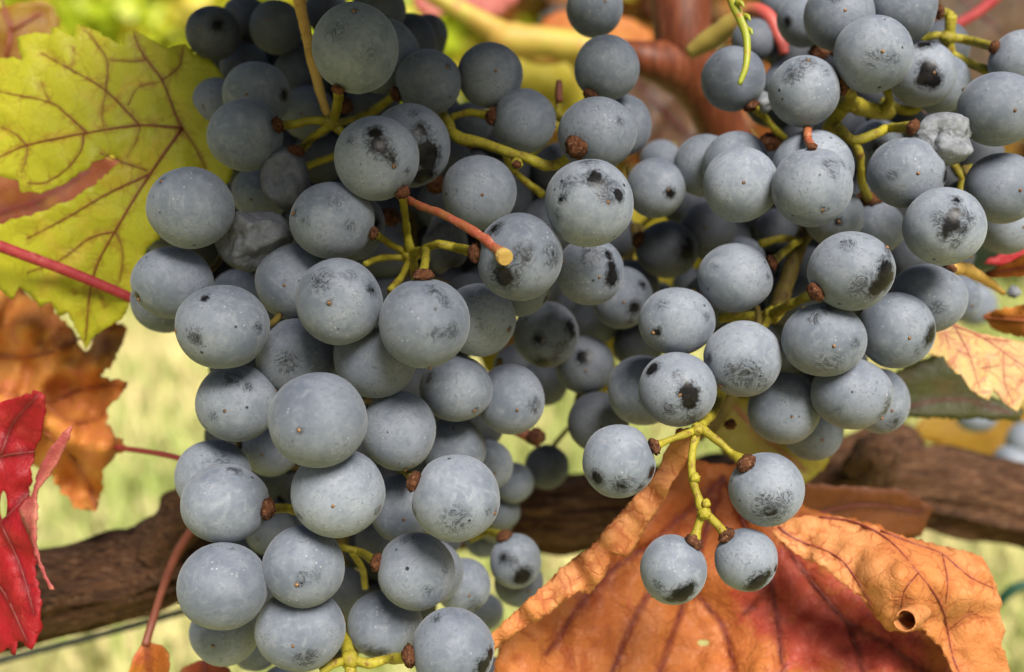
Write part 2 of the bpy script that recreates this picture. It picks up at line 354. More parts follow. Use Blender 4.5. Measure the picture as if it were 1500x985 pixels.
# marks where the bloom is rubbed off: (px, py, radius, strength[, stretch y])
RUB = dict(
 A1=[(327,46,11,1),(300,25,9,.7)], A5=[(421,143,9,.9)], A9=[(500,60,26,.33),(545,90,22,.3)], A13=[(556,205,13,.95),(562,222,16,1),(578,238,12,.8),(520,215,9,.5),(600,255,8,.5)],
 A14=[(622,200,13,.9),(630,235,19,1.2),(622,262,18,1.1),(610,175,8,.6)], A20=[(455,330,10,.45),(500,300,22,.35),(520,335,12,.4)], A20b=[(553,330,12,.9)],
 A24=[(298,490,15,.5),(302,497,9,.8),(312,437,6,1.2),(385,480,9,.6)], A22=[(210,435,6,1.2)], A27=[(477,412,22,.55),(520,405,12,.45),(548,425,10,.85),(488,418,12,.4)], A28=[(636,425,12,.6),(655,440,15,.5),(664,487,14,.65),(640,490,14,.4)],
 A29=[(432,530,18,.62),(420,528,10,.5)], A31=[(350,552,14,.6),(372,566,9,.6),(325,607,8,.5)], A35=[(632,552,9,.8)], A36=[(783,592,13,.65)], A39=[(738,408,20,.95),(766,377,17,.65),(724,338,14,.85),(810,378,18,.7),(752,395,18,.5),(730,395,14,.6)],
 A40=[(800,440,6,1)], A41=[(868,268,14,1.1),(902,292,10,1.1),(885,285,22,.6),(821,297,7,1.1),(824,275,6,.8),(815,320,10,.6),(860,240,13,.75),(835,270,16,.4)],
 A42=[(888,375,8,.95),(893,392,9,1.1),(894,410,12,1.2),(864,378,20,.55)], A43=[(665,390,14,.9)], A51=[(977,288,8,1.2)], A49=[(905,185,10,.4)], A12=[(630,50,20,.5)],
 B1=[(834,478,11,1),(838,490,7,1),(788,497,9,.9),(793,533,15,1),(812,525,9,.7),(820,508,14,.5)], B2=[(852,522,11,1.1)], B4=[(1003,372,15,1),(1005,355,10,.9)], B5=[(925,452,10,1),(938,418,7,.9),(920,472,5,.9)], B5b=[(955,395,10,.6)],
 C1=[(330,672,25,.4)], C2=[(349,686,12,.7),(290,770,15,.3)], C3=[(443,752,11,.6),(556,745,9,.8)], C4=[(670,755,28,.45),(715,745,9,.5),(608,745,9,.7)], C6=[(268,885,10,.6)], C7=[(455,832,10,.5),(470,835,20,.3)], C8=[(458,952,17,.65)], C9=[(300,905,8,.4)], C11=[(655,825,9,.6),(600,785,15,.5),(630,855,10,.5)], C13=[(547,950,18,.8),(562,948,12,.8)], C14=[(708,968,14,1.1),(718,952,10,1),(640,900,8,.8),(655,985,10,.3)], C25=[(765,840,14,1.2),(738,812,10,.8),(750,815,10,.6)], C27=[(697,882,15,.6),(700,888,10,.8)],
 D2=[(1152,118,16,.62),(1172,100,16,.55),(1200,112,12,.4)], D3=[(1265,98,20,.4),(1292,98,14,.4)], D4=[(1215,2,16,.6)], D5=[(1147,38,8,.9)], D7=[(1342,112,12,1.2),(1352,128,12,1.2),(1338,128,10,1),(1345,70,13,1),(1358,65,10,.9)], D12=[(1376,262,10,1.2),(1378,250,8,1),(1293,263,8,.55)], D13=[(1384,298,8,.9),(1381,314,10,1),(1373,334,13,1.05),(1366,348,10,.88),(1390,342,10,.85),(1398,325,14,.6),(1360,325,16,.5),(1380,360,12,.5)],
 D16=[(1205,250,16,.5),(1207,266,10,.4),(1225,245,10,.4)], D23=[(1217,328,6,1)], D25=[(1283,395,14,1.1),(1285,412,18,1.25),(1270,425,17,1),(1250,423,22,.6),(1230,362,12,.6),(1290,372,9,.7)], D26=[(1355,452,12,.5),(1386,408,7,.6)], D28=[(1352,490,12,1.15),(1345,500,10,.9),(1357,478,8,.7),(1330,515,15,.35)], D29=[(1183,467,11,.6),(1200,530,24,.42),(1240,503,9,.5),(1205,455,10,.7),(1255,458,8,.9)],
 D30=[(1288,603,13,.75),(1290,590,12,.55),(1220,600,12,.35)], D31=[(1302,618,14,.7)], D32=[(1043,394,9,.3),(1118,405,5,.7)], D35=[(958,487,6,1.2),(1030,465,8,.5),(965,447,12,.4)], D36=[(1085,550,26,.62),(1065,545,18,.55),(1110,560,15,.5),(1035,525,7,.9)],
 D37=[(1001,573,13,1.3),(1003,587,12,1.2),(952,540,10,1.3),(985,548,8,.6),(1010,612,18,.65),(975,598,15,.5)], D41=[(1275,222,16,.7)], E1=[(871,697,12,1),(905,708,15,.85),(920,700,10,.5),(952,690,9,1.3),(935,712,10,.7)], E2=[(1122,742,24,.75),(1110,730,16,.6),(1140,725,15,.55),(1105,745,14,.6)], E3=[(992,866,16,1.15),(1004,856,12,1.1),(978,872,10,.9),(958,852,11,.65)], E4=[(1105,846,14,1.2),(1098,856,12,1.1),(1118,836,9,.9),(1133,830,7,1)],
)
# end-of-berry scars the photo shows (px,py)
SCAR = dict(A9=(525,29),A13=(582,251),A17=(248,271),A20=(435,316),A22=(211,440),A24=(266,485),A27=(492,446),A28=(630,539),A29=(408,571),A30=(541,583),A32=(450,625),A35=(696,600),A38=(745,484),A41=(886,303),
 A11=(657,106),C4=(725,748),C7=(445,845),C6=(264,881),D2=(1175,97),D16=(1194,312),D23=(1218,329),D25=(1291,365),D35=(953,488),D36=(1052,565),D30=(1287,612),A34=(595,687),C13=(500,985),D13=(1418,377))

for i_, xy in SCAR.items(): RUB.setdefault(i_, []).append((xy[0] + 2, xy[1] - 1, 5.5, .75))
# ---- depth: berries pack front to back; a berry seen behind another is pushed back until the two only touch
G = [q for q in G if q]
for q in G:
    q['rp'] = (q['rx'] + q['ry']) / 2
    q['z'] = 0.200 * (64.0 / max(q['rp'], 25)) ** 0.36 + 0.0036 * q['lay']
    if q['b'] == 'M': q['z'] += .012
    if q['b'] == 'F': q['z'] = .42
    if q['id'][0] == 'E': q['z'] = .2035
    if q['id'][0] == 'N': q['z'] = .272
    if 'zz' in q: q['z'] = q['zz']
    q['r'] = q['rp'] * q['z'] / FPX
def cam3(q, z): return np.array(((q['x'] - 750) / FPX * z, (492.5 - q['y']) / FPX * z, z))
TOL = .88
G.sort(key=lambda q: (q['lay'], -q['rp']))
for j, q in enumerate(G):
    for it in range(900):
        ok = True
        for p in G[:j]:
            if p['b'] == 'F' or q['b'] == 'F' or 'zz' in q: continue
            rq = q['rp'] * q['z'] / FPX
            if np.linalg.norm(cam3(p, p['z']) - cam3(q, q['z'])) < TOL * ((.75 if 'zz' in p else 1) * p['r'] + rq):
                ok = False; break
        if ok: break
        q['z'] += .0004
    q['r'] = q['rp'] * q['z'] / FPX
BY = {q['id']: q for q in G}
if False: print({q['id']: round(q['z'], 4) for q in G})

# ------------------------------------------------------------------ ground and the far row
def ground():
    M = NT('meadow_ground'); co = M.coords(False)
    f = M.noise(co, 1.1, 5, .6, .4); c = M.mix(M.ramp(f, .35, .62), (.45, .37, .17), (.24, .29, .075))
    c = M.mix(M.ramp(M.noise(co, 6, 4, .6), .5, .7), c, (.55, .47, .22)); c = M.mix(M.ramp(M.noise(co, 2.3, 4, .6), .55, .72), c, (.24, .30, .07))
    M.set(Base_Color=c, Roughness=.95, Specular_IOR_Level=.1)
    n = 40; xs = np.concatenate([[-200, -60, -20], np.linspace(-8, 8, n), [20, 60, 200]]); ys = np.concatenate([[-200, -40, -10], np.linspace(-3, 10, n), [25, 80, 200]])
    V = []; F = []
    for y in ys:
        for x in xs: V.append((x, y, .04 * noise.noise(Vector((x * .8, y * .8, 0)))))
    w_ = len(xs)
    for j in range(len(ys) - 1):
        for i in range(w_ - 1): a = j * w_ + i; F.append((a, a + 1, a + 1 + w_, a + w_))
    tag(build('ground', V, F, M.m, origin=Vector((0, 0, 0))), 'straw and green meadow ground between the vine rows', kind='structure')
ground()
def grass():
    rng = np.random.default_rng(3); V = []; F = []; A = []
    for k in range(26000):
        y = 1.0 + 5.0 * rng.random() ** 1.2; x = (rng.random() - .5) * (1.6 + 1.15 * y)
        pz = noise.noise(Vector((x * 1.3, y * 1.3, 4)))
        if pz < -.25 and rng.random() < .7: continue
        h = (.03 + .06 * rng.random()) * (1 + .5 * pz); a = rng.random() * 6.283; l = h * (.2 + .9 * rng.random()); wd = .004 + .004 * rng.random()
        z = .04 * noise.noise(Vector((x * .8, y * .8, 0)))
        dx, dy = math.cos(a), math.sin(a); b = len(V)
        V += [(x - dy * wd, y + dx * wd, z), (x + dy * wd, y - dx * wd, z), (x + dx * l * .4 + dy * wd * .7, y + dy * l * .4 - dx * wd * .7, z + h * .65), (x + dx * l * .4 - dy * wd * .7, y + dy * l * .4 + dx * wd * .7, z + h * .65), (x + dx * l, y + dy * l, z + h)]
        F += [(b, b + 1, b + 2, b + 3), (b + 3, b + 2, b + 4)]; t = rng.random() * .5 + .5 * (.5 + pz); A += [t] * 5
    M = NT('grass_blade'); M.set(Base_Color=M.mix(M.ramp(M.attr('tone'), .25, .75), (.50, .42, .19), (.25, .31, .075)), Roughness=.7, Specular_IOR_Level=.2)
    tag(build('grass', V, F, M.m, origin=Vector((0, 0, 0)), attrs={'tone': A}), 'mixed green and straw coloured grass behind the vines', kind='stuff')
grass()
def far_vine(x, y, label, seed, c1, c2, c3):
    rng = random.Random(seed); e = empty('grapevine', (x, y, 0)); tag(e, label, 'grapevine', 'vines of the next row')
    pts = [(x + .03 * rng.uniform(-1, 1), y, z) for z in np.linspace(-.02, .8, 6)]
    A = spline(pts, 4); v, f = tube(A, np.linspace(.04, .03, len(A)), 10, .3, 25); build('trunk', v, f, MAT['bark'], e)
    V = []; F = []; T = []
    for k in range(2600):
        px, pz, py = x + rng.uniform(-1., 1.), rng.uniform(.25, 2.3), y + rng.gauss(0, .22)
        if noise.noise(Vector((px * 3, pz * 3, seed))) < -.42: continue
        s = rng.uniform(.05, .10); q = Matrix.Rotation(rng.uniform(-1.1, 1.1), 3, 'X') @ Matrix.Rotation(rng.uniform(0, 6.28), 3, 'Y'); q = Matrix.Rotation(rng.uniform(-.9, .9), 3, 'Z') @ q
        b = len(V); ring = []
        for i in range(10):
            a = 6.283 * i / 10; rr = s * (1.0 if i % 2 == 0 else .68); ring.append(Vector((px, py, pz)) + q @ Vector((rr * math.cos(a), .012 * math.sin(3 * a), rr * math.sin(a))))
        V += ring; F.append(tuple(range(b, b + 10))); T += [rng.random()] * 10
    M = NT('far_leaf'); t = M.attr('tone'); c = M.mix(M.ramp(t, .1, .6), c1, c2); c = M.mix(M.ramp(t, .78, .86), c, c3)
    M.set(Base_Color=c, Roughness=.5)
    tr = M.n('ShaderNodeBsdfTranslucent'); M.setin(tr.inputs[0], c); mx = M.n('ShaderNodeMixShader'); mx.inputs[0].default_value = .45
    M.l(M.b.outputs[0], mx.inputs[1]); M.l(tr.outputs[0], mx.inputs[2]); M.l(mx.outputs[0], M.out.inputs[0])
    build('crown', V, F, M.m, e, smooth=False, attrs={'tone': T})
LG = ((.42, .52, .02), (.55, .60, .035), (.62, .50, .05))
far_vine(-2.6, 5.6, 'lime green blurred vine at the far left behind the upper leaf', 1, *LG)
far_vine(-.9, 5.8, 'lime green blurred vine between the bunches at the top', 2, *LG)
far_vine(.9, 5.6, 'autumn orange and green blurred vine behind the right bunch', 3, (.22, .16, .03), (.30, .10, .02), (.35, .32, .03))
far_vine(2.6, 5.7, 'dark orange blurred vine at the far right edge', 4, (.12, .08, .02), (.26, .10, .02), (.30, .20, .03))

# ------------------------------------------------------------------ old wood: cordon, canes, wire, tie
def wood(name, label, cat, pts, rpx, mat, part, seg=40, n=14, ridges=.22, rough=.12, extra=()):
    A = spline([(*p, r) for p, r in zip(pts, rpx)], n); path = [P(a[0], a[1], a[2]) for a in A]
    e = empty(name, path[len(path) // 2]); tag(e, label, cat)
    v, f = tube(path, [a[3] * a[2] / FPX for a in A], seg, rough, 90, ridges=ridges, nr=9, seed=len(name) * 1.7); build(part, v, f, mat, e)
    for nm, pp, rr in extra:
        B = spline([(*p, r) for p, r in zip(pp, rr)], 10); v, f = tube([P(a[0], a[1], a[2]) for a in B], [a[3] * a[2] / FPX for a in B], 24, rough * 1.8, 140, ridges=ridges, nr=7, seed=5.); build(nm, v, f, mat, e)
    return e
wood('vine_cordon', 'gnarled brown woody vine arm with ridged bark running behind the bunches', 'vine arm',
     [(-160,925,.285),(60,873,.290),(215,834,.296),(330,800,.31),(500,772,.33),(700,752,.335),(900,742,.335),(1100,722,.35),(1230,708,.35),(1310,702,.35),(1400,722,.35),(1650,775,.35)],
     [64,61,60,56,52,52,52,55,60,68,58,55], MAT['bark'], 'trunk', seg=56, n=16, ridges=.34,
     extra=[('stub', [(235,800,.293),(262,762,.288),(287,728,.288),(315,692,.292)], [40,34,30,22]), ('knot', [(1270,690,.33),(1290,660,.322),(1300,640,.32)], [34,28,14])])
wood('vine_cane', 'smooth red-brown cane forking between the two bunches at the top', 'cane',
     [(985,-120,.315),(995,-30,.315),(1000,40,.315),(1010,95,.317),(1040,150,.32),(1065,210,.325),(1090,300,.33)], [44,45,44,44,36,35,34], MAT['cane'], 'stalk', seg=28, ridges=.015, rough=.05,
     extra=[('side_shoot', [(1025,118,.320),(990,100,.315),(958,90,.311),(935,85,.310),(905,80,.312)], [40,37,30,25,22])])
e = empty('yellow_shoot', P(740,60,.40)); tag(e, 'blurred yellow-green shoot with a swollen node between the bunches at top', 'shoot')
v, f = stem([(600,-30,.40),(660,8,.40),(715,38,.40),(745,58,.40),(800,62,.40),(870,72,.40)], [13,14,17,26,22,22], 14); build('stalk', v, f, simple('yellow_shoot', ((.36,.22,.04),(.34,.29,.04),(.40,.16,.05)), 55, .6), e)
v, f = stem([(750,62,.402),(790,82,.402),(835,80,.402),(860,110,.405)], [15,14,14,13], 12); build('side_shoot', v, f, e.children[0].data.materials[0], e)
e = empty('trellis_wire', P(100,945,.33)); tag(e, 'thin dark trellis wire below the woody vine arm', 'wire')
v, f = stem([(-120,1002,.345),(0,968,.345),(140,932,.347),(280,893,.35),(500,835,.35),(900,760,.42)], 5.5, 10, rough=.03); build('strand', v, f, MAT['wire'], e)
e = empty('green_tie', P(1480,868,.36)); tag(e, 'dark green plastic tie at the right edge', 'tie')
v, f = stem([(1462,884,.40),(1478,868,.40),(1500,858,.40),(1560,850,.40)], [6,8,8,8], 10, rough=.05); build('strand', v, f, MAT['tie'], e)
e = empty('red_cane', P(1430,15,.33)); tag(e, 'thin crimson cane crossing the dark top right corner', 'cane')
v, f = stem([(1375,58,.33),(1400,38,.33),(1435,16,.33),(1480,-20,.33)], [6,7,8,8], 12); build('stalk', v, f, MAT['redstalk'], e)

# ------------------------------------------------------------------ leaves
def inpoly(x, y, poly):
    c = False; j = len(poly) - 1
    for i in range(len(poly)):
        if (poly[i][1] > y) != (poly[j][1] > y) and x < (poly[j][0] - poly[i][0]) * (y - poly[i][1]) / (poly[j][1] - poly[i][1]) + poly[i][0]: c = not c
        j = i
    return c
def inmany(Q, poly):
    x, y = Q[:, 0], Q[:, 1]; c = np.zeros(len(Q), bool); j = len(poly) - 1
    for i in range(len(poly)):
        if poly[i][1] != poly[j][1]:
            c ^= ((poly[i][1] > y) != (poly[j][1] > y)) & (x < (poly[j][0] - poly[i][0]) * (y - poly[i][1]) / (poly[j][1] - poly[i][1]) + poly[i][0])
        j = i
    return c
def segdist(X, lines):
    D = np.full(len(X), 1e9)
    for L in lines:
        for a, b in zip(L[:-1], L[1:]):
            a = np.array(a[:2], float); b = np.array(b[:2], float); d = b - a
            t = np.clip(((X - a) @ d) / (d @ d + 1e-9), 0, 1); D = np.minimum(D, np.linalg.norm(X - (a + t[:, None] * d), axis=1))
    return D
class Sheet:
    """a leaf surface over photo pixels: outline + depth function"""
    def __init__(s, outline, zf, veins=(), step=9, holes=(), jag=1.2, seed=0, puck=.0008, wav=.0012, vw=9., crisp=.1, red=None):
        s.crisp, s.red = crisp, red
        s.zf0, s.puck, s.wav, s.seed, s.vw = zf, puck, wav, seed, vw
        s.lines = [spline(v, 5)[:, :2] if len(v) > 2 else np.array(v, float) for v in veins]
        rng = random.Random(seed); out = []
        for a, b in zip(outline, outline[1:] + outline[:1]):
            n = max(1, int(math.dist(a, b) / max(5, step * .55)))
            for k in range(n):
                t = k / n; jx = 0 if k == 0 else rng.gauss(0, jag); jy = 0 if k == 0 else rng.gauss(0, jag)
                out.append((a[0] + (b[0] - a[0]) * t + jx, a[1] + (b[1] - a[1]) * t + jy))
        pts = list(out); edges = [(i, (i + 1) % len(out)) for i in range(len(out))]
        hs = []
        for h in holes:
            b0 = len(pts); pts += h; edges += [(b0 + i, b0 + (i + 1) % len(h)) for i in range(len(h))]; hs.append(h)
        xs = [p[0] for p in out]; ys = [p[1] for p in out]; OA = np.array(out)
        cand = []
        for iy, y in enumerate(np.arange(min(ys), max(ys), step)):
            for x in np.arange(min(xs) + (step / 2 if iy % 2 else 0), max(xs), step): cand.append((x + rng.uniform(-1, 1), y + rng.uniform(-1, 1)))
        CA = np.array(cand); okc = inmany(CA, OA)
        for q, k_ in zip(CA, okc):
            if k_ and np.min((OA[:, 0] - q[0]) ** 2 + (OA[:, 1] - q[1]) ** 2) > (step * .45) ** 2: pts.append((float(q[0]), float(q[1])))
        r = delaunay_2d_cdt([Vector(p) for p in pts], edges, [], 0, 1e-4)
        X = np.array([tuple(v) for v in r[0]]); s.F = []
        C = np.array([X[list(f)].mean(axis=0) for f in r[2]]); keep = inmany(C, OA)
        for h in hs: keep &= ~inmany(C, np.array(h))
        s.F = [tuple(f) for f, k_ in zip(r[2], keep) if k_]
        s.X = X; s.d = segdist(X, s.lines) if s.lines else np.full(len(X), 99.)
        s.V = [P(x, y, z) for (x, y), z in zip(X, s.zs(X, s.d))]
    def zs(s, X, d):
        Z = []
        for (x, y), dd in zip(X, d):
            z = s.zf0(x, y) + s.wav * (noise.noise(Vector((x * .012, y * .012, s.seed))) + .45 * noise.noise(Vector((x * .035, y * .035, s.seed + 9))) + s.crisp * noise.noise(Vector((x * .09, y * .09, s.seed + 4))))
            Z.append(z - s.puck * (1 - math.exp(-(dd / 22.) ** 2)))
        return np.array(Z)
    def attrs(s):
        a = {'vein': np.exp(-(s.d / s.vw) ** 2)}
        if s.red: a['flush'] = np.clip(sum(k * np.exp(-((s.X[:, 0] - x) / rx) ** 2 - ((s.X[:, 1] - y) / ry) ** 2) for x, y, rx, ry, k in s.red), 0, 1)
        return a
def leaf(label, sheets, cat='leaf', name='vine_leaf', thick=.00025, vmat=None, petiole=None, group=None):
    """sheets: list of (part name, Sheet, material, vein widths)"""
    e = empty(name, sheets[0][1].V[0]); tag(e, label, cat, group)
    for pn, sh, mat, vw in sheets:
        o = build(pn, sh.V, sh.F, mat, e, attrs=sh.attrs())
        md = o.modifiers.new('thickness', 'SOLIDIFY'); md.thickness = thick; md.offset = 0
        for L, wv in zip(sh.lines, vw):
            if wv <= 0: continue
            Z = sh.zs(L, np.zeros(len(L))) - .00022
            path = [P(x, y, z) for (x, y), z in zip(L, Z)]; n = len(path)
            v, f = tube(path, [wv * (1 - .55 * i / n) * z / FPX for i, z in zip(range(n), Z)], 6, .15, 300); build('vein', v, f, vmat, o)
    if petiole:
        v, f = stem(*petiole[:2], 10); build('petiole', v, f, petiole[2], e)
    return e
def plane(z0, cx, cy, gx=0., gy=0., gxx=0., gyy=0.):
    return lambda x, y: z0 + gx * (x - cx) / 100 + gy * (y - cy) / 100 + gxx * ((x - cx) / 100) ** 2 + gyy * ((y - cy) / 100) ** 2
VR = simple('red_vein', ((.12, .022, .008), (.17, .04, .012)), 200, .5, .0001); VD = simple('dark_vein', ((.11, .015, .012), (.17, .03, .02)), 200, .5, .0001)
VP = simple('rosy_vein', ((.32, .08, .06), (.27, .06, .045)), 200, .5, .0001); VO = simple('rust_vein', ((.24, .06, .02), (.32, .10, .035)), 200, .55, .0001)
green = leaf_material('yellow_green_leaf', (.40, .40, .020), (.48, .46, .026), (.53, .38, .04), (.24, .09, .015), 38, .3, 170, .45, veinw=.45)
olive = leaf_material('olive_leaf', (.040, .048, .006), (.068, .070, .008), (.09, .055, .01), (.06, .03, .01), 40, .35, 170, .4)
amber = leaf_material('amber_leaf', (.23, .125, .006), (.29, .165, .008), (.17, .065, .008), (.20, .05, .015), 40, .35, 190, .4)
rust = leaf_material('rust_leaf', (.44, .12, .022), (.55, .22, .035), (.52, .10, .06), (.22, .05, .015), 55, .35, 190, .6)
coral = leaf_material('coral_leaf', (.60, .19, .045), (.64, .29, .06), (.60, .15, .085), (.34, .08, .02), 60, .12, 190, .6, veinw=.6)
maroon = leaf_material('maroon_leaf', (.26, .045, .015), (.34, .09, .02), (.38, .15, .03), (.13, .02, .01), 40, .3, 190, .4)
crimson = leaf_material('crimson_leaf', (.36, .012, .018), (.28, .008, .012), (.42, .04, .035), (.14, .004, .008), 40, .3, 190, .4, veinw=.7)
blush = leaf_material('blush_leaf_back', (.42, .10, .08), (.48, .17, .12), (.36, .07, .06), (.3, .05, .05), 50, .25, 220, .5)
tan = leaf_material('dry_tan_leaf_back', (.50, .19, .055), (.62, .28, .105), (.46, .14, .035), (.36, .10, .03), 55, .25, 190, .6, rough=.65, veinw=.5, netw=2.2)
face = leaf_material('dry_orange_leaf_face', (.46, .125, .032), (.56, .205, .055), (.34, .075, .022), (.18, .025, .012), 48, .35, 150, .8, flush=(.48, .065, .05))
peach = leaf_material('peach_leaf', (.46, .31, .13), (.48, .35, .12), (.46, .23, .15), (.36, .11, .07), 60, .2, 190, .6, veinw=.3, netw=1.6)
lemon = leaf_material('lemon_leaf', (.34, .29, .018), (.42, .35, .022), (.36, .22, .02), (.40, .22, .02), 40, .4, 170, .3)

J = (267,188)
gv = [[J,(205,184),(128,195),(40,213),(0,230),(-40,240)],[(205,184),(155,133),(105,103),(60,78)],[(155,133),(157,90),(140,62),(125,45)],[(128,195),(100,170),(72,150),(0,135),(-30,130)],
 [(122,198),(118,222),(95,250),(65,268),(40,268)],[(40,213),(20,195),(0,186)],[(40,213),(38,235),(30,255)],[J,(258,170),(237,118),(213,85),(203,68),(196,50)],[(237,118),(262,98),(268,70)],
 [(213,88),(195,90),(160,88)],[(187,155),(203,128),(235,120)],[J,(220,255),(165,345),(135,410),(125,500)],[(220,255),(160,283),(100,318),(40,350)],[(165,340),(130,350),(90,380),(40,400)],
 [(168,338),(180,370),(175,415)],[(215,250),(180,238),(145,224)],[J,(285,215),(302,248)],[(205,186),(200,205),(185,232)],[(155,133),(150,165),(152,190)],[(105,103),(108,70)],[(72,150),(60,120)],[(135,410),(110,430)],[(135,410),(155,450)]]
gout = [(-60,92),(0,86),(20,84),(34,89),(27,70),(25,56),(40,50),(58,49),(75,52),(76,41),(90,44),(108,56),(113,35),(140,45),(165,60),(180,70),(179,55),(184,48),(192,44),(215,55),(248,72),(260,67),(272,65),(285,80),(308,88),(325,108),(345,150),(350,220),(337,265),(305,300),(250,335),(215,365),(205,420),(192,440),(178,468),(160,478),(140,490),(125,512),(112,482),(100,458),(86,464),(76,440),(58,450),(42,430),(28,420),(18,440),(0,425),(-60,420),(-60,335),(0,328),(60,310),(110,290),(150,262),(176,238),(166,228),(140,236),(125,250),(90,272),(60,284),(30,281),(28,266),(0,258),(-60,250)]
leaf('large yellow-green leaf with rust-red veins at the upper left beside the bunch',
     [('blade', Sheet(gout, plane(.242, 267, 188, .003, -.002, .0014, .0012), gv, 9, seed=1, puck=.0012, vw=6., crisp=.15), green, [1.9,1.4,1.1,1.4,1.3,1.1,.8,1.8,1.1,.8,.8,2.2,1.6,1.2,1,1,1.2,.6,.6,.6,.6,.6,.6])], vmat=VR)
leaf('amber brown leaf cut off by the top left corner', [('blade', Sheet([(-60,20),(0,12),(30,3),(60,2),(80,12),(88,26),(85,60),(60,100),(-60,130)], plane(.30,20,50,.002), [[(17,45),(5,10),(-5,-20)],[(17,45),(60,20)],[(17,45),(8,95)]], 10, seed=2), amber, [3,2.5,3])], vmat=VR)
leaf('russet leaf showing in the notch of the large yellow-green leaf', [('blade', Sheet([(-60,235),(60,245),(140,225),(178,235),(185,300),(100,340),(-60,370)], plane(.32,60,300,.0), [[(-60,320),(40,300),(130,250)],[(40,300),(90,320)]], 10, seed=3), leaf_material('russet_leaf', (.13,.026,.009), (.20,.055,.012), (.24,.11,.015), (.08,.018,.008), 40, .2), [3,2])], vmat=VD)
leaf('blurred rust-orange dry leaf with ragged teeth at the left edge',
     [('blade', Sheet([(-60,398),(10,396),(30,400),(30,420),(46,437),(60,446),(76,440),(82,460),(96,470),(105,480),(116,506),(126,516),(140,490),(155,472),(170,468),(187,482),(180,500),(165,530),(146,550),(166,556),(187,560),(175,580),(156,600),(156,622),(186,657),(166,672),(149,690),(150,720),(140,750),(110,745),(95,725),(75,695),(50,682),(0,650),(-60,630)], lambda x, y: .272 - .00003 * (x - 60) + .004 * math.sin(.05 * (y - .5 * x)) + .002 * math.sin(.11 * x + .04 * y),
      [[(-40,520),(60,520),(130,490),(180,475)],[(-40,560),(60,590),(120,570),(185,562)],[(-30,600),(60,630),(120,690),(140,745)],[(60,520),(90,480)],[(60,590),(110,620),(150,610)]], 9, seed=4, wav=.009, jag=2, puck=.003), coral, [3,3,3,2,2])], vmat=VO,
     petiole=([(85,655,.272),(130,654,.27),(180,657,.262),(265,672,.245),(330,700,.24)], [4,4,4,4.5,4.5], MAT['darkred']))
leaf('bright crimson leaf with a curled pink edge at the lower left',
     [('blade', Sheet([(-60,605),(0,590),(35,578),(55,573),(66,580),(67,600),(60,640),(50,660),(46,690),(44,730),(50,800),(55,850),(62,885),(59,908),(63,918),(55,935),(46,952),(35,942),(28,938),(22,960),(10,948),(0,958),(-60,970)], plane(.225,20,760,-.004,0,.002),
       [[(-60,700),(0,670),(50,662)],[(-60,800),(0,765),(45,720)],[(-40,850),(0,860),(40,940)],[(0,765),(30,830),(50,900)],[(0,670),(20,620),(55,580)]], 8, holes=[[(5+6*math.cos(t),741+22*math.sin(t)) for t in np.linspace(0,6.283,14,endpoint=False)]], seed=5, wav=.003), crimson, [2,2,1.6,1.4,1.6]),
      ('curled_edge', Sheet([(48,722),(56,690),(74,655),(96,630),(106,622),(103,640),(88,672),(70,700),(57,716),(54,730),(54,800),(66,838),(80,864),(73,864),(58,832),(45,790),(28,750),(34,738)], plane(.219,55,740,-.006,.0,.004), [[(40,745),(55,700),(95,640)],[(42,760),(52,800),(72,855)]], 7, seed=6, wav=.002, jag=.8), blush, [0,0])], vmat=VD)
# the big dry leaf under the small wing of four berries
fv = [[(1140,775),(1165,820),(1200,865),(1240,910),(1300,945),(1360,990)],[(1240,910),(1255,950),(1268,1000)],[(1060,700),(1030,790),(1010,860),(960,1000)],[(1060,700),(1100,790),(1130,860),(1150,1000)],[(1060,700),(960,790),(880,850),(800,960)],[(1010,860),(1060,920),(1080,1000)],[(1030,790),(950,870),(890,1000)],[(1130,860),(1090,900)]]
fout = [(985,690),(1010,668),(1040,680),(1085,680),(1140,720),(1190,748),(1290,770),(1330,830),(1350,900),(1400,950),(1430,1020),(715,1020),(722,985),(735,940),(790,890),(870,810),(940,750)]
fold = [(1128,768),(1150,762),(1178,755),(1235,758),(1290,775),(1340,790),(1380,800),(1410,806),(1437,815),(1444,826),(1455,850),(1467,880),(1465,900),(1473,925),(1466,942),(1476,970),(1484,1020),(1408,1020),(1396,990),(1382,955),(1366,938),(1350,922),(1325,927),(1300,924),(1280,900),(1262,876),(1235,855),(1200,828),(1165,812),(1140,790)]
fov = [[(1140,772),(1165,790),(1225,815),(1255,850),(1280,895)],[(1200,758),(1250,765),(1300,790),(1345,840),(1380,890),(1395,960),(1412,1000)],[(1290,778),(1340,797),(1380,812),(1420,845),(1455,862)],[(1380,812),(1388,850),(1385,885)],[(1345,840),(1325,865),(1320,890)],[(1365,868),(1362,905)],[(1388,925),(1420,900),(1440,905)]]
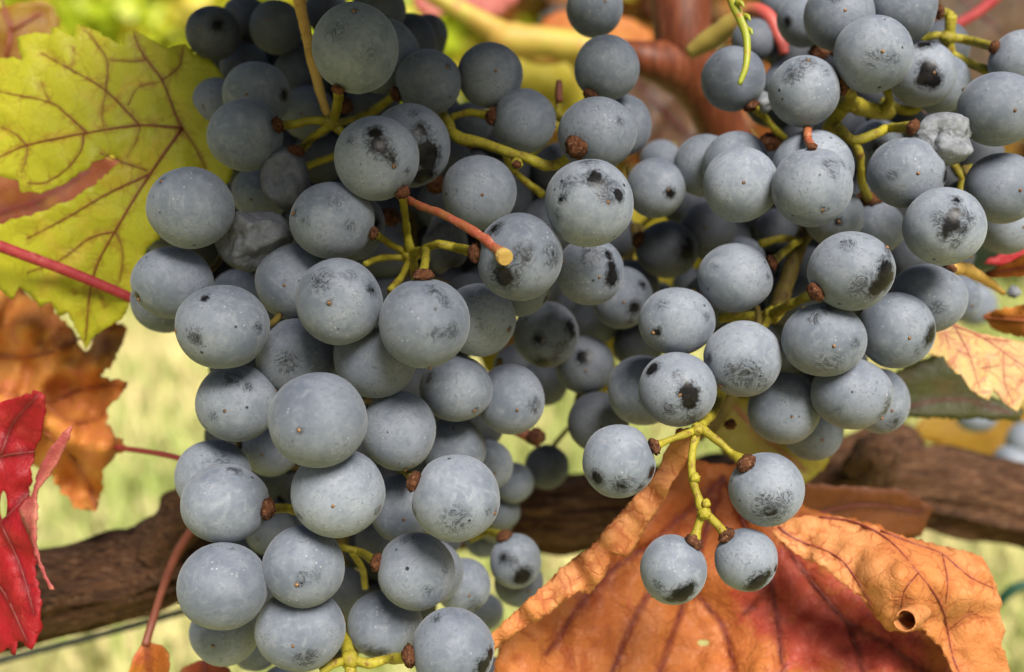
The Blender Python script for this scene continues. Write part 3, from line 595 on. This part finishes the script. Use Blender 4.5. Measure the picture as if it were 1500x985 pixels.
big = leaf('big dry orange-brown leaf with rolled edges below the four hanging berries',
     [('blade', Sheet(fout, lambda x, y: .238 + .00006 * max(0, 1000 - y) - .012 * math.exp(-((x - 1230) / 120) ** 2) * 0 + .006 * math.exp(-(((x - 1040) / 120) ** 2 + ((y - 940) / 90) ** 2)) - .00005 * max(0, 860 - x), fv, 10, seed=7, wav=.004, puck=.0018, crisp=.2, red=[(1235,880,80,65,1.2),(1290,950,80,45,1.1),(1120,880,55,65,1.1),(920,900,40,30,.5),(1180,960,40,40,.6),(1150,820,40,30,.6)], holes=[[(1030+9*math.cos(t),942+5*math.sin(t)) for t in np.linspace(0,6.283,10,endpoint=False)]]), face, [1.9,1.4,1.7,1.6,1.4,1.1,1.2,.8]),
      ('folded_lobe', Sheet(fold, lambda x, y: .226 - .010 * math.exp(-(((x - 1330) / 110) ** 2 + ((y - 850) / 60) ** 2)) + .00003 * abs(x - 1320) - .00002 * (y - 850), fov, 7, seed=8, wav=.003, puck=.0018, crisp=.18), tan, [1.8,2.0,1.6,1.3,1.3,1,1])], vmat=VD)
# rolled left edge of the same leaf and the little curl on its fold: strips wound round a line
def roll(pts, rpx, turns, mat, parent, name, seed, start=0., seg=26, flute=.10):
    A = spline([(*p, r) for p, r in zip(pts, rpx)], 10); V = []; F = []; n = len(A); T = []
    path = np.array([P(a[0], a[1], a[2]) for a in A]); tg = np.gradient(path, axis=0); tg /= np.linalg.norm(tg, axis=1)[:, None]
    for i in range(n):
        r = A[i][3] * A[i][2] / FPX; b = np.array(BACK); u = np.cross(tg[i], b); u /= np.linalg.norm(u); v = np.cross(u, tg[i])
        for k in range(seg + 1):
            a = start + turns * 6.283 * k / seg; rr = r * (1 - .28 * k / seg) * (1 + flute * noise.noise(Vector((i * .16, k * .22, seed))) + .06 * abs(math.sin(i * .55 + .18 * k)) )
            V.append(path[i] + (u * math.cos(a) + v * math.sin(a)) * rr); T.append(max(0., 1 - abs(math.sin(i * .55 + .18 * k)) * 6))
    for i in range(n - 1):
        for k in range(seg): a = i * (seg + 1) + k; F.append((a, a + 1, a + seg + 2, a + seg + 1))
    o = build(name, V, F, mat, parent, attrs={'vein': T}); md = o.modifiers.new('thickness', 'SOLIDIFY'); md.thickness = .00025; md.offset = 0
SP = spline([(1000,640),(984,690),(945,742),(915,782),(868,828),(825,862),(775,895),(718,945)], 8)
def band(x, y):
    d = min(math.hypot(x - p[0], y - p[1]) for p in SP); return .2275 - .0000165 * (1000 - x) * .6 - .0052 * math.sqrt(max(0., 1 - (d / 34.) ** 2)) - .0008 * math.sin(.11 * (x - y) + .05 * y)
bo = [(1010,628),(1016,650),(1003,680),(984,706),(972,735),(956,756),(938,786),(921,815),(896,811),(890,835),(863,870),(845,866),(823,884),(789,909),(760,925),(735,940),(722,956),(716,940),(723,925),(750,901),(785,870),(813,842),(839,819),(860,806),(878,788),(906,756),(929,729),(950,705),(962,690),(978,655),(990,630)]
bv = [[(962,688),(985,692),(1002,682)],[(940,716),(962,728),(974,734)],[(918,742),(938,762),(946,772)],[(898,766),(912,790),(918,812)],[(868,798),(884,812),(890,834)],[(842,818),(856,842),(860,866)],[(815,842),(826,858),(828,880)],[(785,870),(796,886),(800,902)],[(752,900),(764,912),(768,920)],[(912,790),(884,812),(856,842),(826,858),(796,886)]]
sh = Sheet(bo, band, bv, 6, seed=27, wav=.0022, puck=.0022, jag=1.0); o_ = build('rolled_edge', sh.V, sh.F, tan, big, attrs=sh.attrs()); md = o_.modifiers.new('thickness', 'SOLIDIFY'); md.thickness = .00025
for L in sh.lines:
    Z = sh.zs(L, np.zeros(len(L))) - .0002; v, f = tube([P(x, y, z) for (x, y), z in zip(L, Z)], [1.0 * z / FPX for z in Z], 6, .15, 300); build('vein', v, f, VO, o_)
roll([(1326,908,.2125),(1336,902,.2165),(1350,893,.223)], [17,17,15], .92, tan, big, 'small_curl', 4., start=-1.2)
leaf('rust leaf above the big dry leaf, its shade painted into the dark colour', [('blade', Sheet([(1160,770),(1180,708),(1240,712),(1330,718),(1368,745),(1350,785),(1290,800)], plane(.275,1260,745,.0,.004), [[(1170,760),(1260,740),(1350,750)]], 10, seed=9), leaf_material('shaded_rust_leaf', (.12,.035,.010), (.17,.055,.014), (.09,.03,.01), (.06,.02,.01), 40, .2), [1.2])], vmat=VD)  # shade over this leaf is mixed into its darker colour
leaf('pale peach-yellow leaf with pink veins at the right edge',
     [('blade', Sheet([(1340,508),(1358,518),(1375,523),(1382,522),(1386,531),(1400,548),(1408,549),(1420,570),(1433,580),(1448,587),(1455,570),(1470,590),(1490,604),(1499,588),(1560,575),(1560,515),(1510,505),(1470,496),(1430,488),(1398,474),(1375,484)], plane(.245,1430,530,.003,-.004), [[(1390,474),(1440,495),(1490,530),(1540,560)],[(1400,480),(1420,520),(1435,570)],[(1385,490),(1400,540)],[(1470,515),(1472,560),(1485,592)],[(1420,520),(1400,512)],[(1436,540),(1465,535)],[(1472,550),(1500,560)],[(1440,495),(1480,500)]], 7, seed=10, jag=.7), peach, [1.1,.9,.7,.8,.5,.5,.5,.5])], vmat=VP)
leaf('curled brown leaf above the peach-yellow leaf at right', [('blade', Sheet([(1440,463),(1456,455),(1500,446),(1560,440),(1560,505),(1500,494),(1470,488),(1450,478)], plane(.255,1500,470,-.006,.006), [[(1440,465),(1500,470),(1560,475)]], 8, seed=11, wav=.004), rust, [1.6])], vmat=VO)
leaf('thin dark rust leaf edge pointing at the right bunch', [('blade', Sheet([(1438,403),(1470,388),(1500,373),(1560,352),(1560,405),(1500,404),(1478,406),(1455,407)], plane(.24,1490,395,-.004,.012), [[(1440,403),(1500,392),(1560,380)]], 7, seed=12, jag=.6), rust, [1.6])], vmat=VD)
leaf('small scarlet leaf behind the berries at the right edge', [('blade', Sheet([(1440,385),(1470,370),(1500,354),(1560,335),(1560,390),(1480,392)], plane(.27,1490,375), [], 8, seed=13), crimson, [])], vmat=VD)
leaf('scarlet leaf glimpsed between berries of the right bunch', [('blade', Sheet([(1375,240),(1405,208),(1445,212),(1455,260),(1430,295),(1385,290)], plane(.275,1410,250), [], 9, seed=14), crimson, [])], vmat=VD)
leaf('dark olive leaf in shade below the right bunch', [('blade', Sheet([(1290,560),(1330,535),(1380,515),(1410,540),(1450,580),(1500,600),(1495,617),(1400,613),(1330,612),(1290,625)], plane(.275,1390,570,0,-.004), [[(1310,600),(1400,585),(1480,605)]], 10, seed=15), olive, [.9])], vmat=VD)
leaf('olive-yellow leaf hanging behind the lower right bunch', [('blade', Sheet([(1020,610),(1060,560),(1120,560),(1180,620),(1245,615),(1228,650),(1205,690),(1165,718),(1120,700),(1060,665)], plane(.275,1130,640,0,-.004), [[(1060,580),(1120,640),(1180,690)]], 10, seed=16), leaf_material('olive_yellow_leaf', (.26,.20,.015), (.32,.27,.02), (.24,.13,.02), (.2,.1,.02), 40, .4), [1.6])], vmat=VO)
leaf('blurred amber and green leaf far behind at the right edge', [('blade', Sheet([(1330,640),(1350,612),(1420,600),(1520,590),(1560,680),(1500,700),(1440,680),(1390,660)], plane(.46,1430,640), [], 12, seed=17), amber, [])], vmat=VO)
leaf('lemon yellow leaf glowing between the two bunches', [('blade', Sheet([(690,500),(760,470),(860,440),(900,320),(940,290),(1000,310),(1030,390),(985,430),(940,440),(900,500),(905,575),(850,580),(800,545),(720,560)], plane(.315,860,440), [[(700,520),(850,450),(1000,330)],[(850,450),(880,560)]], 12, seed=18), lemon, [2,2])], vmat=VO)
leaf('small curled orange-brown leaf at the bottom left', [('blade', Sheet([(185,1000),(196,962),(206,946),(218,940),(236,945),(247,958),(248,980),(240,1010)], plane(.238,218,970,.0,.0,-.02,.01), [[(215,942),(220,1000)]], 6, seed=19, jag=.6), rust, [1.3])], vmat=VD,
     petiole=([(300,752,.262),(275,785,.258),(255,820,.252),(236,870,.245),(222,915,.24),(213,946,.238)], [7,7,6.5,6,6,7], MAT['browntendril']))
leaf('small red leaf peeping over the bottom edge at left', [('blade', Sheet([(252,1010),(268,978),(290,968),(315,966),(335,978),(350,1010)], plane(.25,300,985), [[(300,970),(300,1010)]], 7, seed=20, jag=.6), maroon, [1.3])], vmat=VD)
leaf('blurred red leaf at the top edge left of the yellow shoot', [('blade', Sheet([(600,-40),(770,-40),(760,0),(735,22),(700,28),(660,20),(625,28),(605,10)], plane(.44,690,0), [], 12, seed=21), blush, [])], vmat=VD)
leaf('blurred orange leaf below the topmost berry by the forked cane', [('blade', Sheet([(780,60),(800,25),(850,10),(930,30),(960,50),(940,100),(860,110)], plane(.43,870,60), [], 12, seed=22), rust, [])], vmat=VD)
leaf('blurred yellow leaf behind the stalks of the upper bunch', [('blade', Sheet([(740,90),(800,70),(860,95),(880,150),(820,175),(770,150)], plane(.42,810,120), [], 12, seed=23), lemon, [])], vmat=VO)
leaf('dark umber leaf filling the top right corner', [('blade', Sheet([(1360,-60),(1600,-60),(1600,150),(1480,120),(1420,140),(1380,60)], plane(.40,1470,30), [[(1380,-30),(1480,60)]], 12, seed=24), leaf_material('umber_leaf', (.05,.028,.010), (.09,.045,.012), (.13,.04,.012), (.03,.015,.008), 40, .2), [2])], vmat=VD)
canopy = leaf_material('added_shade_leaf', (.10, .13, .018), (.15, .17, .02), (.2, .17, .03), (.1, .06, .02), 38, .15, 170, .4)  # for the unseen leaves added overhead to shade the left bunch
leaf('added dark brown leaf standing in for the shaded crevice beside the forked cane', [('blade', Sheet([(915,110),(960,100),(1030,130),(1075,200),(1060,260),(1000,250),(940,240),(905,180)], plane(.365,990,170,0,-.004), [[(930,120),(990,180),(1050,240)]], 10, seed=25, wav=.006), leaf_material('crevice_dark_leaf', (.045,.02,.008), (.09,.04,.014), (.13,.06,.02), (.03,.012,.006), 40, .15), [1.2])], vmat=VD)  # added leaf; its dark colour stands for the crevice's shade and dried stems
# a long red leaf stalk crossing the large yellow-green leaf
e = empty('red_leaf_stalk', P(100,398,.235)); tag(e, 'long crimson leaf stalk crossing the yellow-green leaf to the left bunch', 'leaf stalk')
v, f = stem([(-60,338,.232),(0,361,.234),(100,398,.238),(195,438,.242),(260,470,.25)], [8.5,8.5,8,7.5,7.5], 14, rough=.06); build('stalk', v, f, MAT['redstalk'], e)
# unseen canopy leaves, added only to shade the top of the left bunch
SHADE_LEAVES = [(375,120,.060,.034,.012),(540,110,.065,.040,.012),(450,-10,.085,.050,.012),(690,60,.075,.034,.012),(410,60,.105,.046,.01),(570,40,.11,.05,.01)]
WH = ['over the dark berries', 'over the top berries', 'nearest the viewer', 'at the right end', 'high over the left side', 'high over the middle', 'tilted like an awning at left', 'tilted like an awning in the middle']
for k, (tx, ty, t_, sm, tilt) in enumerate(SHADE_LEAVES + [(440,-265,.20,200,.045), (690,-265,.20,190,.045)]):
    lc = CM.inverted() @ (P(tx, ty, .22) + sd * t_); z = -lc.z; x, y, sz = 750 + lc.x / z * FPX, 492.5 - lc.y / z * FPX, sm / z * FPX
    sz = min(sz, (-25 - y) / 1.06)
    if k >= 6: x, y, z, sz = tx, ty, t_, sm
    rng = random.Random(40 + k); o_ = [(x + sz * (1 + .16 * math.sin(5 * t) + rng.uniform(-.07, .07)) * math.cos(t), y + sz * .85 * (1 + .16 * math.sin(5 * t) + rng.uniform(-.07, .07)) * math.sin(t)) for t in np.linspace(0, 6.283, 30, endpoint=False)]
    leaf('green canopy leaf added above the frame for shade, ' + WH[k], [('blade', Sheet(o_, plane(z, x, y, 0, tilt), [[(x, y), (x + sz * .8, y)], [(x, y), (x - sz * .8, y)]], 24, seed=30 + k, wav=.004), canopy, [2, 2])], vmat=VR)

# ------------------------------------------------------------------ the bunches
BUN = dict(L=empty('grape_bunch', P(560,430,.24)), M=empty('grape_bunch', P(860,500,.27)), R=empty('grape_bunch', P(1200,380,.24)), F=empty('grape_bunch', P(1480,650,.42)))
tag(BUN['L'], 'long blue-grey grape bunch filling the left half, with a pink cut stem', 'grape bunch')
tag(BUN['M'], 'dark shaded grapes hanging between and behind the two big bunches', 'grape bunch')
tag(BUN['R'], 'blue-grey grape bunch at right ending in four hanging berries', 'grape bunch')
tag(BUN['F'], 'blurred blue grapes far behind at the right edge', 'grape bunch')
CMI = np.array(CM3)
def w3(v): return CM3 @ Vector(v)           # camera-axes vector (x right, y up, z to viewer) to world
AXIS = dict(L=[(500,170),(580,260),(600,370),(560,470),(520,560),(510,680),(500,800),(515,960)], M=[(940,330),(880,480),(840,620)], R=[(1320,150),(1230,190),(1220,330),(1170,420),(1130,470),(1060,600),(1020,640)], F=[(1490,600),(1495,690)])
AX3 = {k: [np.array(P(a[0], a[1], dict(L=.268, M=.295, R=.272, F=.44)[k])) for a in spline([(float(x), float(y)) for x, y in v], 8)] for k, v in AXIS.items()}
for q in G:
    q['c'] = P(q['x'], q['y'], q['z'])
def front(q, px, py):
    """unit direction (camera axes) of the berry's surface seen at photo pixel"""
    dx, dy = (px - q['x']) / q['rx'], -(py - q['y']) / q['ry']; d2 = dx * dx + dy * dy
    if d2 > .98: s_ = math.sqrt(.98 / d2); dx *= s_; dy *= s_; d2 = .98
    return Vector((dx, dy, math.sqrt(1 - d2)))
def spt(q, d, lift=1.0):
    """world point on the berry in direction d (camera axes)"""
    k = q['z'] / FPX
    return q['c'] + w3((d[0] * q['rx'] * k * lift, d[1] * q['ry'] * k * lift, d[2] * q['r'] * lift))
def corky(center, axis, r, seed, flat=.8):
    """warty cork cap: bumpy ring round the pedicel end"""
    V0, F0 = ICO[3]; ax = Vector(axis).normalized(); rot = ax.to_track_quat('Z', 'Y').to_matrix(); V = []
    for v in V0:
        n_ = 1 + .30 * noise.noise(Vector(v) * 3.1 + Vector((seed, 0, 0))) + .16 * noise.noise(Vector(v) * 7 + Vector((seed, 3, 0)))
        taper = 1.0 - .22 * max(0, v[2])
        V.append(Vector(center) + rot @ (Vector((v[0] * taper, v[1] * taper, v[2] * flat)) * (r * n_)))
    return V, F0
# visible stalks: (bunch, [(px,py,z | id)], radius px, material, capped berry or None)
PED = []
def ped(b, pts, r, cap=None, mat='rachis', capr=13): PED.append((b, pts, r, cap, mat, capr))
ped('L', [(486,178,.222),(455,177,.222),(425,183,.222),(409,187,.2235)], [8,7,8,9], 'A8', capr=13)
ped('L', [(488,180,.221),(460,200,.224),(445,215,.232),(436,226,.242)], [8,7,7,9], 'A16', capr=14)
ped('L', [(486,182,.222),(493,160,.218),(496,142,.211),(496,134,.206)], [8,8,8,9], 'A9', capr=11)
ped('L', [(486,180,.222),(500,192,.222),(520,205,.222)], [9,8,8], None)
ped('L', [(486,182,.224),(520,174,.235),(550,160,.238),(578,141,.238)], [6,6,7,8], 'A11', capr=13)
ped('L', [(432,-30,.218),(442,20,.219),(458,90,.221),(473,150,.222),(484,176,.223)], [9,9.5,9,7.5,6], None, 'straw')
ped('L', [(440,247,.246),(465,238,.245),(500,225,.243)], [6,6,6], None)
ped('L', [(640,150,.238),(655,178,.232),(668,200,.226),(715,213,.223),(765,230,.221),(805,243,.220),(830,232,.217),(843,222,.213)], [8,9,10,9,8.5,9,8,9], 'A49', capr=19)
ped('L', [(662,172,.233),(685,165,.232),(705,167,.231),(716,171,.231)], [6,6,7,8], 'A46', capr=15)
ped('L', [(738,222,.226),(748,245,.234),(775,270,.238),(795,285,.236)], [6,6,6,7], None)
ped('L', [(600,500,.25),(610,420,.24),(602,375,.226),(596,340,.222),(593,315,.215),(600,296,.211)], [8,8,9,7,6,8], 'A13', capr=14)
ped('L', [(600,372,.226),(575,360,.223),(558,348,.219),(549,343,.216)], [7,6,6,7], 'A20', capr=11)
ped('L', [(598,378,.226),(560,378,.222),(535,387,.213)], [6,5.5,5.5], None)
ped('L', [(600,380,.226),(588,405,.219),(572,425,.213)], [6,6,6], None)
ped('L', [(600,374,.226),(622,366,.217),(623,380,.207),(620,398,.2)], [8,7,7,9], 'A28', capr=17)
ped('L', [(622,364,.217),(645,358,.213),(672,364,.212),(688,370,.211)], [7,7,8,10], 'A39', capr=17)
ped('L', [(590,288,.216),(612,300,.208),(650,315,.202),(690,337,.198),(722,360,.195),(738,375,.193)], [6,6.5,7,8,10,12], None, 'pinkstalk')
ped('L', [(478,800,.225),(505,803,.222),(530,810,.222),(547,822,.222)], [5,6,6.5,9], 'C11', capr=15)
ped('L', [(515,810,.226),(530,832,.23),(535,860,.236)], [5.5,5.5,5.5], None)
ped('L', [(497,900,.235),(505,935,.221),(512,968,.214),(516,1010,.212)], [9,10,11,10], None)
ped('L', [(512,966,.214),(540,972,.213),(570,966,.213),(590,960,.213)], [10,9,9,11], 'C14', capr=19)
ped('L', [(512,968,.214),(490,972,.212),(470,985,.211)], [8,7,7], None)
ped('L', [(440,750,.226),(425,746,.222),(412,745,.219),(402,745,.216)], [8,8,8,9], 'C2', capr=18)
ped('L', [(590,690,.228),(598,695,.222),(604,703,.215)], [6,7,8], 'C4', capr=17)
ped('L', [(690,790,.27),(715,780,.262),(735,777,.259)], [6,7,8], 'C25', capr=14)
ped('L', [(820,135,.25),(818,170,.25),(835,178,.245),(850,165,.24),(865,140,.237)], [5,6,6,6,8], 'A47', capr=13)
ped('L', [(819,118,.25),(819,150,.25)], [5,7], None, 'browntendril')
ped('R', [(1300,165,.245),(1262,158,.236),(1240,150,.228),(1222,175,.229),(1210,205,.238)], [14,14,14,13,12], None)
ped('R', [(1238,152,.226),(1246,140,.222),(1243,124,.2205)], [11,10,11], 'D2', capr=17)
ped('R', [(1225,185,.228),(1250,206,.226),(1285,195,.226),(1305,188,.229),(1322,183,.235)], [10,9,8,8,10], 'D11', capr=14, mat='rachis')
ped('R', [(1252,206,.226),(1260,230,.227),(1262,265,.231),(1270,292,.238)], [8,7.5,7,9], 'D24', capr=24)
ped('R', [(1290,165,.24),(1302,150,.238),(1300,135,.236),(1290,120,.235)], [8,8,7,8], None)
ped('R', [(1182,180,.224),(1183,195,.2125),(1184,206,.211),(1185,220,.2105)], [7,7,6.5,7], 'D16', capr=8, mat='pinkstalk')
ped('R', [(1150,202,.245),(1135,190,.243),(1118,170,.241),(1100,158,.238)], [6,6,6,8], 'D1', capr=13)
ped('R', [(1290,150,.25),(1340,160,.25),(1388,110,.247),(1390,60,.244),(1394,22,.242)], [8,9,10,10,9], None)
ped('R', [(1394,25,.242),(1384,18,.242),(1372,20,.238)], [8,7,7], 'D6', capr=11)
ped('R', [(1388,55,.244),(1420,60,.243),(1455,72,.242)], [8,7.5,8], 'D10', capr=11)
ped('R', [(1392,78,.245),(1415,90,.243),(1445,103,.236)], [7,7,8], None)
ped('R', [(1390,55,.244),(1370,52,.244),(1350,58,.245)], [7,7,7], None)
ped('R', [(1405,300,.252),(1412,262,.252),(1428,240,.254),(1455,226,.26)], [8,8,8,9], None)
ped('R', [(1412,262,.248),(1400,245,.248),(1392,235,.248)], [6,6,6], None)
ped('R', [(1190,320,.25),(1172,355,.246),(1160,390,.243),(1148,425,.241),(1140,455,.238)], [13,14,14,15,16], None, 'rachis_dull')
ped('R', [(1170,352,.244),(1152,366,.234),(1135,383,.228)], [7,6,9], 'D32', capr=14)
ped('R', [(1170,350,.246),(1140,350,.246),(1112,358,.246)], [6,6,6], None)
ped('R', [(1142,455,.236),(1130,463,.231),(1100,464,.232),(1055,466,.236)], [11,10,8,8], None)
ped('R', [(1130,462,.230),(1155,448,.222),(1175,438,.218),(1190,430,.214)], [9,8,8,11], 'D25', capr=17)
ped('R', [(1130,462,.231),(1122,475,.226),(1118,485,.222)], [7,6,6], None)
ped('R', [(1060,560,.245),(1045,598,.225),(1032,618,.212),(1022,630,.207)], [12,11,9,8], None)
ped('R', [(1030,626,.208),(1000,638,.205),(980,645,.204),(966,650,.2035)], [7,6,6,9], 'E1', capr=14)
ped('R', [(1026,626,.207),(1050,645,.205),(1072,664,.204),(1090,678,.2035)], [8,6.5,7,13], 'E2', capr=17)
ped('R', [(1022,632,.207),(1014,660,.206),(1014,695,.205),(1024,735,.204),(1032,752,.2035)], [7,7.5,7,8,9], None)
ped('R', [(1030,750,.2035),(1024,768,.2035),(1016,793,.2035)], [8,6.5,11], 'E3', capr=16)
ped('R', [(1032,752,.2035),(1048,766,.2035),(1064,785,.2035)], [8,6.5,10], 'E4', capr=15)
ped('R', [(1470,430,.25),(1440,408,.24),(1415,395,.232),(1395,385,.226)], [4,9,11,10], 'D26', capr=11, mat='straw')
ped('M', [(930,330,.262),(932,348,.26),(935,352,.259)], [8,8,10], 'B4', capr=14, mat='rachis_dull')
ped('M', [(700,600,.26),(750,628,.258),(790,645,.26)], [5,8,12], None, 'browntendril')
CAPPED = {}
for b, pts, r, cap, mat, capr in PED:
    pts = list(pts)
    if cap:                               # the stalk ends on the berry's skin
        q = BY[cap]; d = front(q, pts[-1][0], pts[-1][1]); sp_ = spt(q, d); lc = CM.inverted() @ sp_; pts[-1] = (750 + lc.x / -lc.z * FPX, 492.5 - lc.y / -lc.z * FPX, -lc.z)
        CAPPED[cap] = (sp_, d, capr)
    r = [.88 * x for x in r]
    v, f = stem(pts, r, 10, 7, rough=.26, rscale=480.); build('pedicel' if cap else 'stalk', v, f, MAT[mat], BUN[b])
# face of the pink cut stem, lower-wing knobs
c0, c1 = P(736.5,374,.1932), P(741,378.5,.1922); v, f = tube([c0, (c0 + c1) / 2, c1], [.00135, .0014, .00125], 14, .08, 600); build('cut_face', v, f, MAT['cut'], BUN['L'], smooth=False)
for k, (b, x, y, z, r) in enumerate([('R',1022,629,.2065,10),('R',1032,752,.203,10),('R',1018,700,.2045,8),('R',1034,738,.203,7),('L',486,180,.2215,12),('L',600,374,.2255,14),('L',757,240,.2195,9),('R',1242,150,.2265,15),('L',513,966,.2135,14),('R',1130,462,.230,13),('R',1388,55,.2435,12)]):
    v, f = corky(P(x, y, z), UP, r * z / FPX, k * 2.3, 1.0); build('node', v, f, MAT['rachis'], BUN[b])
# withered scraps hanging on the stalks
for k, (b, x, y, z, r, mt) in enumerate([('L',690,210,.232,9,'cap'),('L',757,241,.2185,7,'cap'),('R',1120,150,.236,17,'raisin'),('R',1200,75,.25,15,'cap'),('R',1225,72,.25,14,'cap'),('R',1128,208,.246,16,'cap'),('L',572,318,.236,15,'cap'),('L',640,270,.24,16,'cap'),('R',1485,428,.262,10,'raisin'),('L',505,155,.238,13,'cap'),('M',785,640,.258,14,'cap'),('R',1258,300,.245,17,'cap'),('R',1160,565,.24,12,'cap'),('R',1070,622,.232,9,'cap')]):
    v, f = corky(P(x, y, z), UP, r * z / FPX, 30 + k * 3.1, .9); build('withered_berry', v, f, MAT[mt], BUN[b])

def wrinkle(V, amt, sd):
    """deflated skin: a few broad sunken flats meeting in soft ridges, with fine creases across them"""
    rng = random.Random(int(sd * 100)); PL = []
    for k in range(9):
        n_ = Vector((rng.gauss(0, 1), rng.gauss(0, 1), rng.gauss(0, 1) + (.5 if k < 4 else 0))).normalized(); PL.append((n_, 1 - amt * rng.uniform(.10, .26)))
    out = []
    for v in V:
        u = Vector(v); wv = u + .25 * noise.noise_vector(u * 1.8 + Vector((sd, 2, 1))); r = 1.03
        for n_, d_ in PL:
            c_ = wv.normalized().dot(n_)
            if c_ > .2:
                h = d_ / c_; k = .05; x = max(0., min(1., .5 + .5 * (r - h) / k)); r = r * (1 - x) + h * x - k * x * (1 - x)
                r -= .10 * amt * max(0., c_ - .86) / .14
        ws = Vector((wv.x * 1.2, wv.y * 4.5, wv.z * 4.5)) if amt > 1.2 else Vector((wv.x * 4.5, wv.y * 1.2, wv.z * 4.5))
        r -= .035 * max(0, 1 - abs(noise.noise(ws + Vector((sd, 9, 2)))) * 4.0) ** 1.2 * amt
        r += .012 * noise.noise(wv * 7 + Vector((sd, 8, 2)))
        out.append(u * r)
    return out
for n_, q in enumerate(G):
    small = q['rp'] < 34 or q['id'][0] in 'IJFKN'; wr = q.get('wr', 0)
    V0, F0 = ICO[5 if wr else (3 if small else 4)]
    sd = n_ * 3.71; k = q['z'] / FPX; rx, ry, rz = q['rx'] * k, q['ry'] * k, q['r']
    # where the stalk sits (camera axes)
    if q['id'] in CAPPED: sdv = CAPPED[q['id']][1]
    elif q['id'] in SCAR:
        sdv = (-front(q, *SCAR[q['id']]) + Vector((0, 0, -.9))).normalized()
    else:
        ax = AX3[q['b']]; c_ = np.array(q['c']); t_ = ax[int(np.argmin([np.linalg.norm(a - c_) for a in ax]))]; sdv = (CM3.inverted() @ Vector(t_ - c_)).normalized(); sdv = (sdv * .5 + Vector((0, .25, -1.0))).normalized()
    if wr: D = wrinkle(V0, wr, sd)
    else:
        D = []
        for v in V0:
            u = Vector(v); s_ = 1 + .034 * noise.noise(u * 1.1 + Vector((sd, 0, 0))) + .006 * noise.noise(u * 3.5 + Vector((sd, 4, 0)))
            dt = u.dot(sdv)
            if dt > .86: s_ -= .06 * ((dt - .86) / .14) ** 1.5
            D.append(u * s_)
    W = [w3((d.x * rx, d.y * ry, d.z * rz)) + q['c'] for d in D]
    rub = np.zeros(len(V0))
    for mk in RUB.get(q['id'], []):
        u = front(q, mk[0], mk[1]); ang = np.arccos(np.clip(V0 @ np.array(u), -1, 1)); rub = np.maximum(rub, (1.15 if mk[3] >= .9 else 1.0) * mk[3] * np.exp(-(ang / (1.08 * mk[2] / q['rp'])) ** 2 * .9) )
    o = build('grape', W, F0, MAT['raisin'] if wr else MAT['grape'], BUN[q['b']], origin=q['c'], attrs={'rub': rub})
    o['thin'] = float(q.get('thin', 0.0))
    if wr: o['label'] = 'shrivelled wrinkled berry'
    if q['b'] == 'F' or q['id'][0] == 'N': continue
    # corky cap where the stalk meets the berry
    if q['id'] in CAPPED:
        sp_, d, cr = CAPPED[q['id']]; ax = (sp_ - q['c']).normalized()
        v, f = corky(sp_ + ax * .0003, ax, cr * q['z'] / FPX * .92, sd, .62); build('stem_cap', v, f, MAT['cap'], o)
    elif q['b'] != 'F':
        sp_ = spt(q, sdv, .96); ax = (sp_ - q['c']).normalized()
        v, f = corky(sp_, ax, .0013, sd, .7); build('stem_cap', v, f, MAT['cap'], o)
        tgt = AX3[q['b']]; t_ = Vector(tgt[int(np.argmin([np.linalg.norm(a - np.array(sp_)) for a in tgt]))])
        if (t_ - sp_).length > .028: t_ = sp_ + ax * .006 + Vector((0, 0, .004)) - BACK * .004
        pth = spline([sp_, sp_ + ax * .004, (sp_ + ax * .006 + t_) / 2, t_], 4); v, f = tube(pth, np.linspace(.0007, .0006, len(pth)), 6, .1, 300); build('pedicel', v, f, MAT['rachis_dull'], BUN[q['b']])
    # scar at the flower end
    if not wr and not small:
        u = front(q, *SCAR[q['id']]) if q['id'] in SCAR else -sdv
        sp_ = spt(q, u, 1.0); v, f = corky(sp_, w3(u), .00036 if q['id'] in SCAR else .0003, sd + 1, .75); build('style_scar', v, f, MAT['scar'], o)
# main stalks
for k, rr in (('L', .0016), ('M', .0014), ('R', .0016), ('F', .0012)):
    pth = np.array(AX3[k]); v, f = tube(pth, [rr] * len(pth), 10, .2, 250); build('rachis', v, f, MAT['rachis_dull'], BUN[k])
# two-tone jagged tendril tip hanging before the top of the right bunch
e = empty('green_tendril', P(1090,60,.22)); tag(e, 'thin yellow-green tendril with small teeth hanging at top of right bunch', 'tendril')
tp = [(1066,-20,.222),(1075,8,.22),(1088,35,.219),(1094,60,.218),(1093,95,.217),(1083,124,.217)]
v, f = stem(tp, [7,7.5,7,6,5,3.5], 10, rough=.15); MT = simple('tendril_green', ((.24,.28,.025),(.30,.30,.03),(.32,.14,.03)), 150, .5); build('stalk', v, f, MT, e)
for x, y, dx in [(1080,4,10),(1091,24,8),(1096,44,6)]:
    v, f = stem([(x,y,.219),(x+dx*.6,y+1,.218),(x+dx,y+7,.2175)], [5,3.5,1], 8, 4); build('tooth', v, f, MT, e)
e = empty('pink_cane', P(1120,30,.26)); tag(e, 'short pink and yellow shoot arching behind the top of the right bunch', 'shoot')
v, f = stem([(1010,78,.285),(1040,58,.282),(1072,35,.278),(1100,15,.274),(1125,25,.27),(1142,55,.268),(1150,80,.268)], [10,16,15,11,11,10,8], 14)
M = NT('pink_yellow_shoot'); tc = M.coords(False); sxy = M.n('ShaderNodeSeparateXYZ'); M.l(tc, sxy.inputs[0]); M.set(Base_Color=M.mix(M.ramp(sxy.outputs[0], -.004, .003), (.27,.20,.04), (.36,.06,.045)), Roughness=.5); build('stalk', v, f, M.m, e)
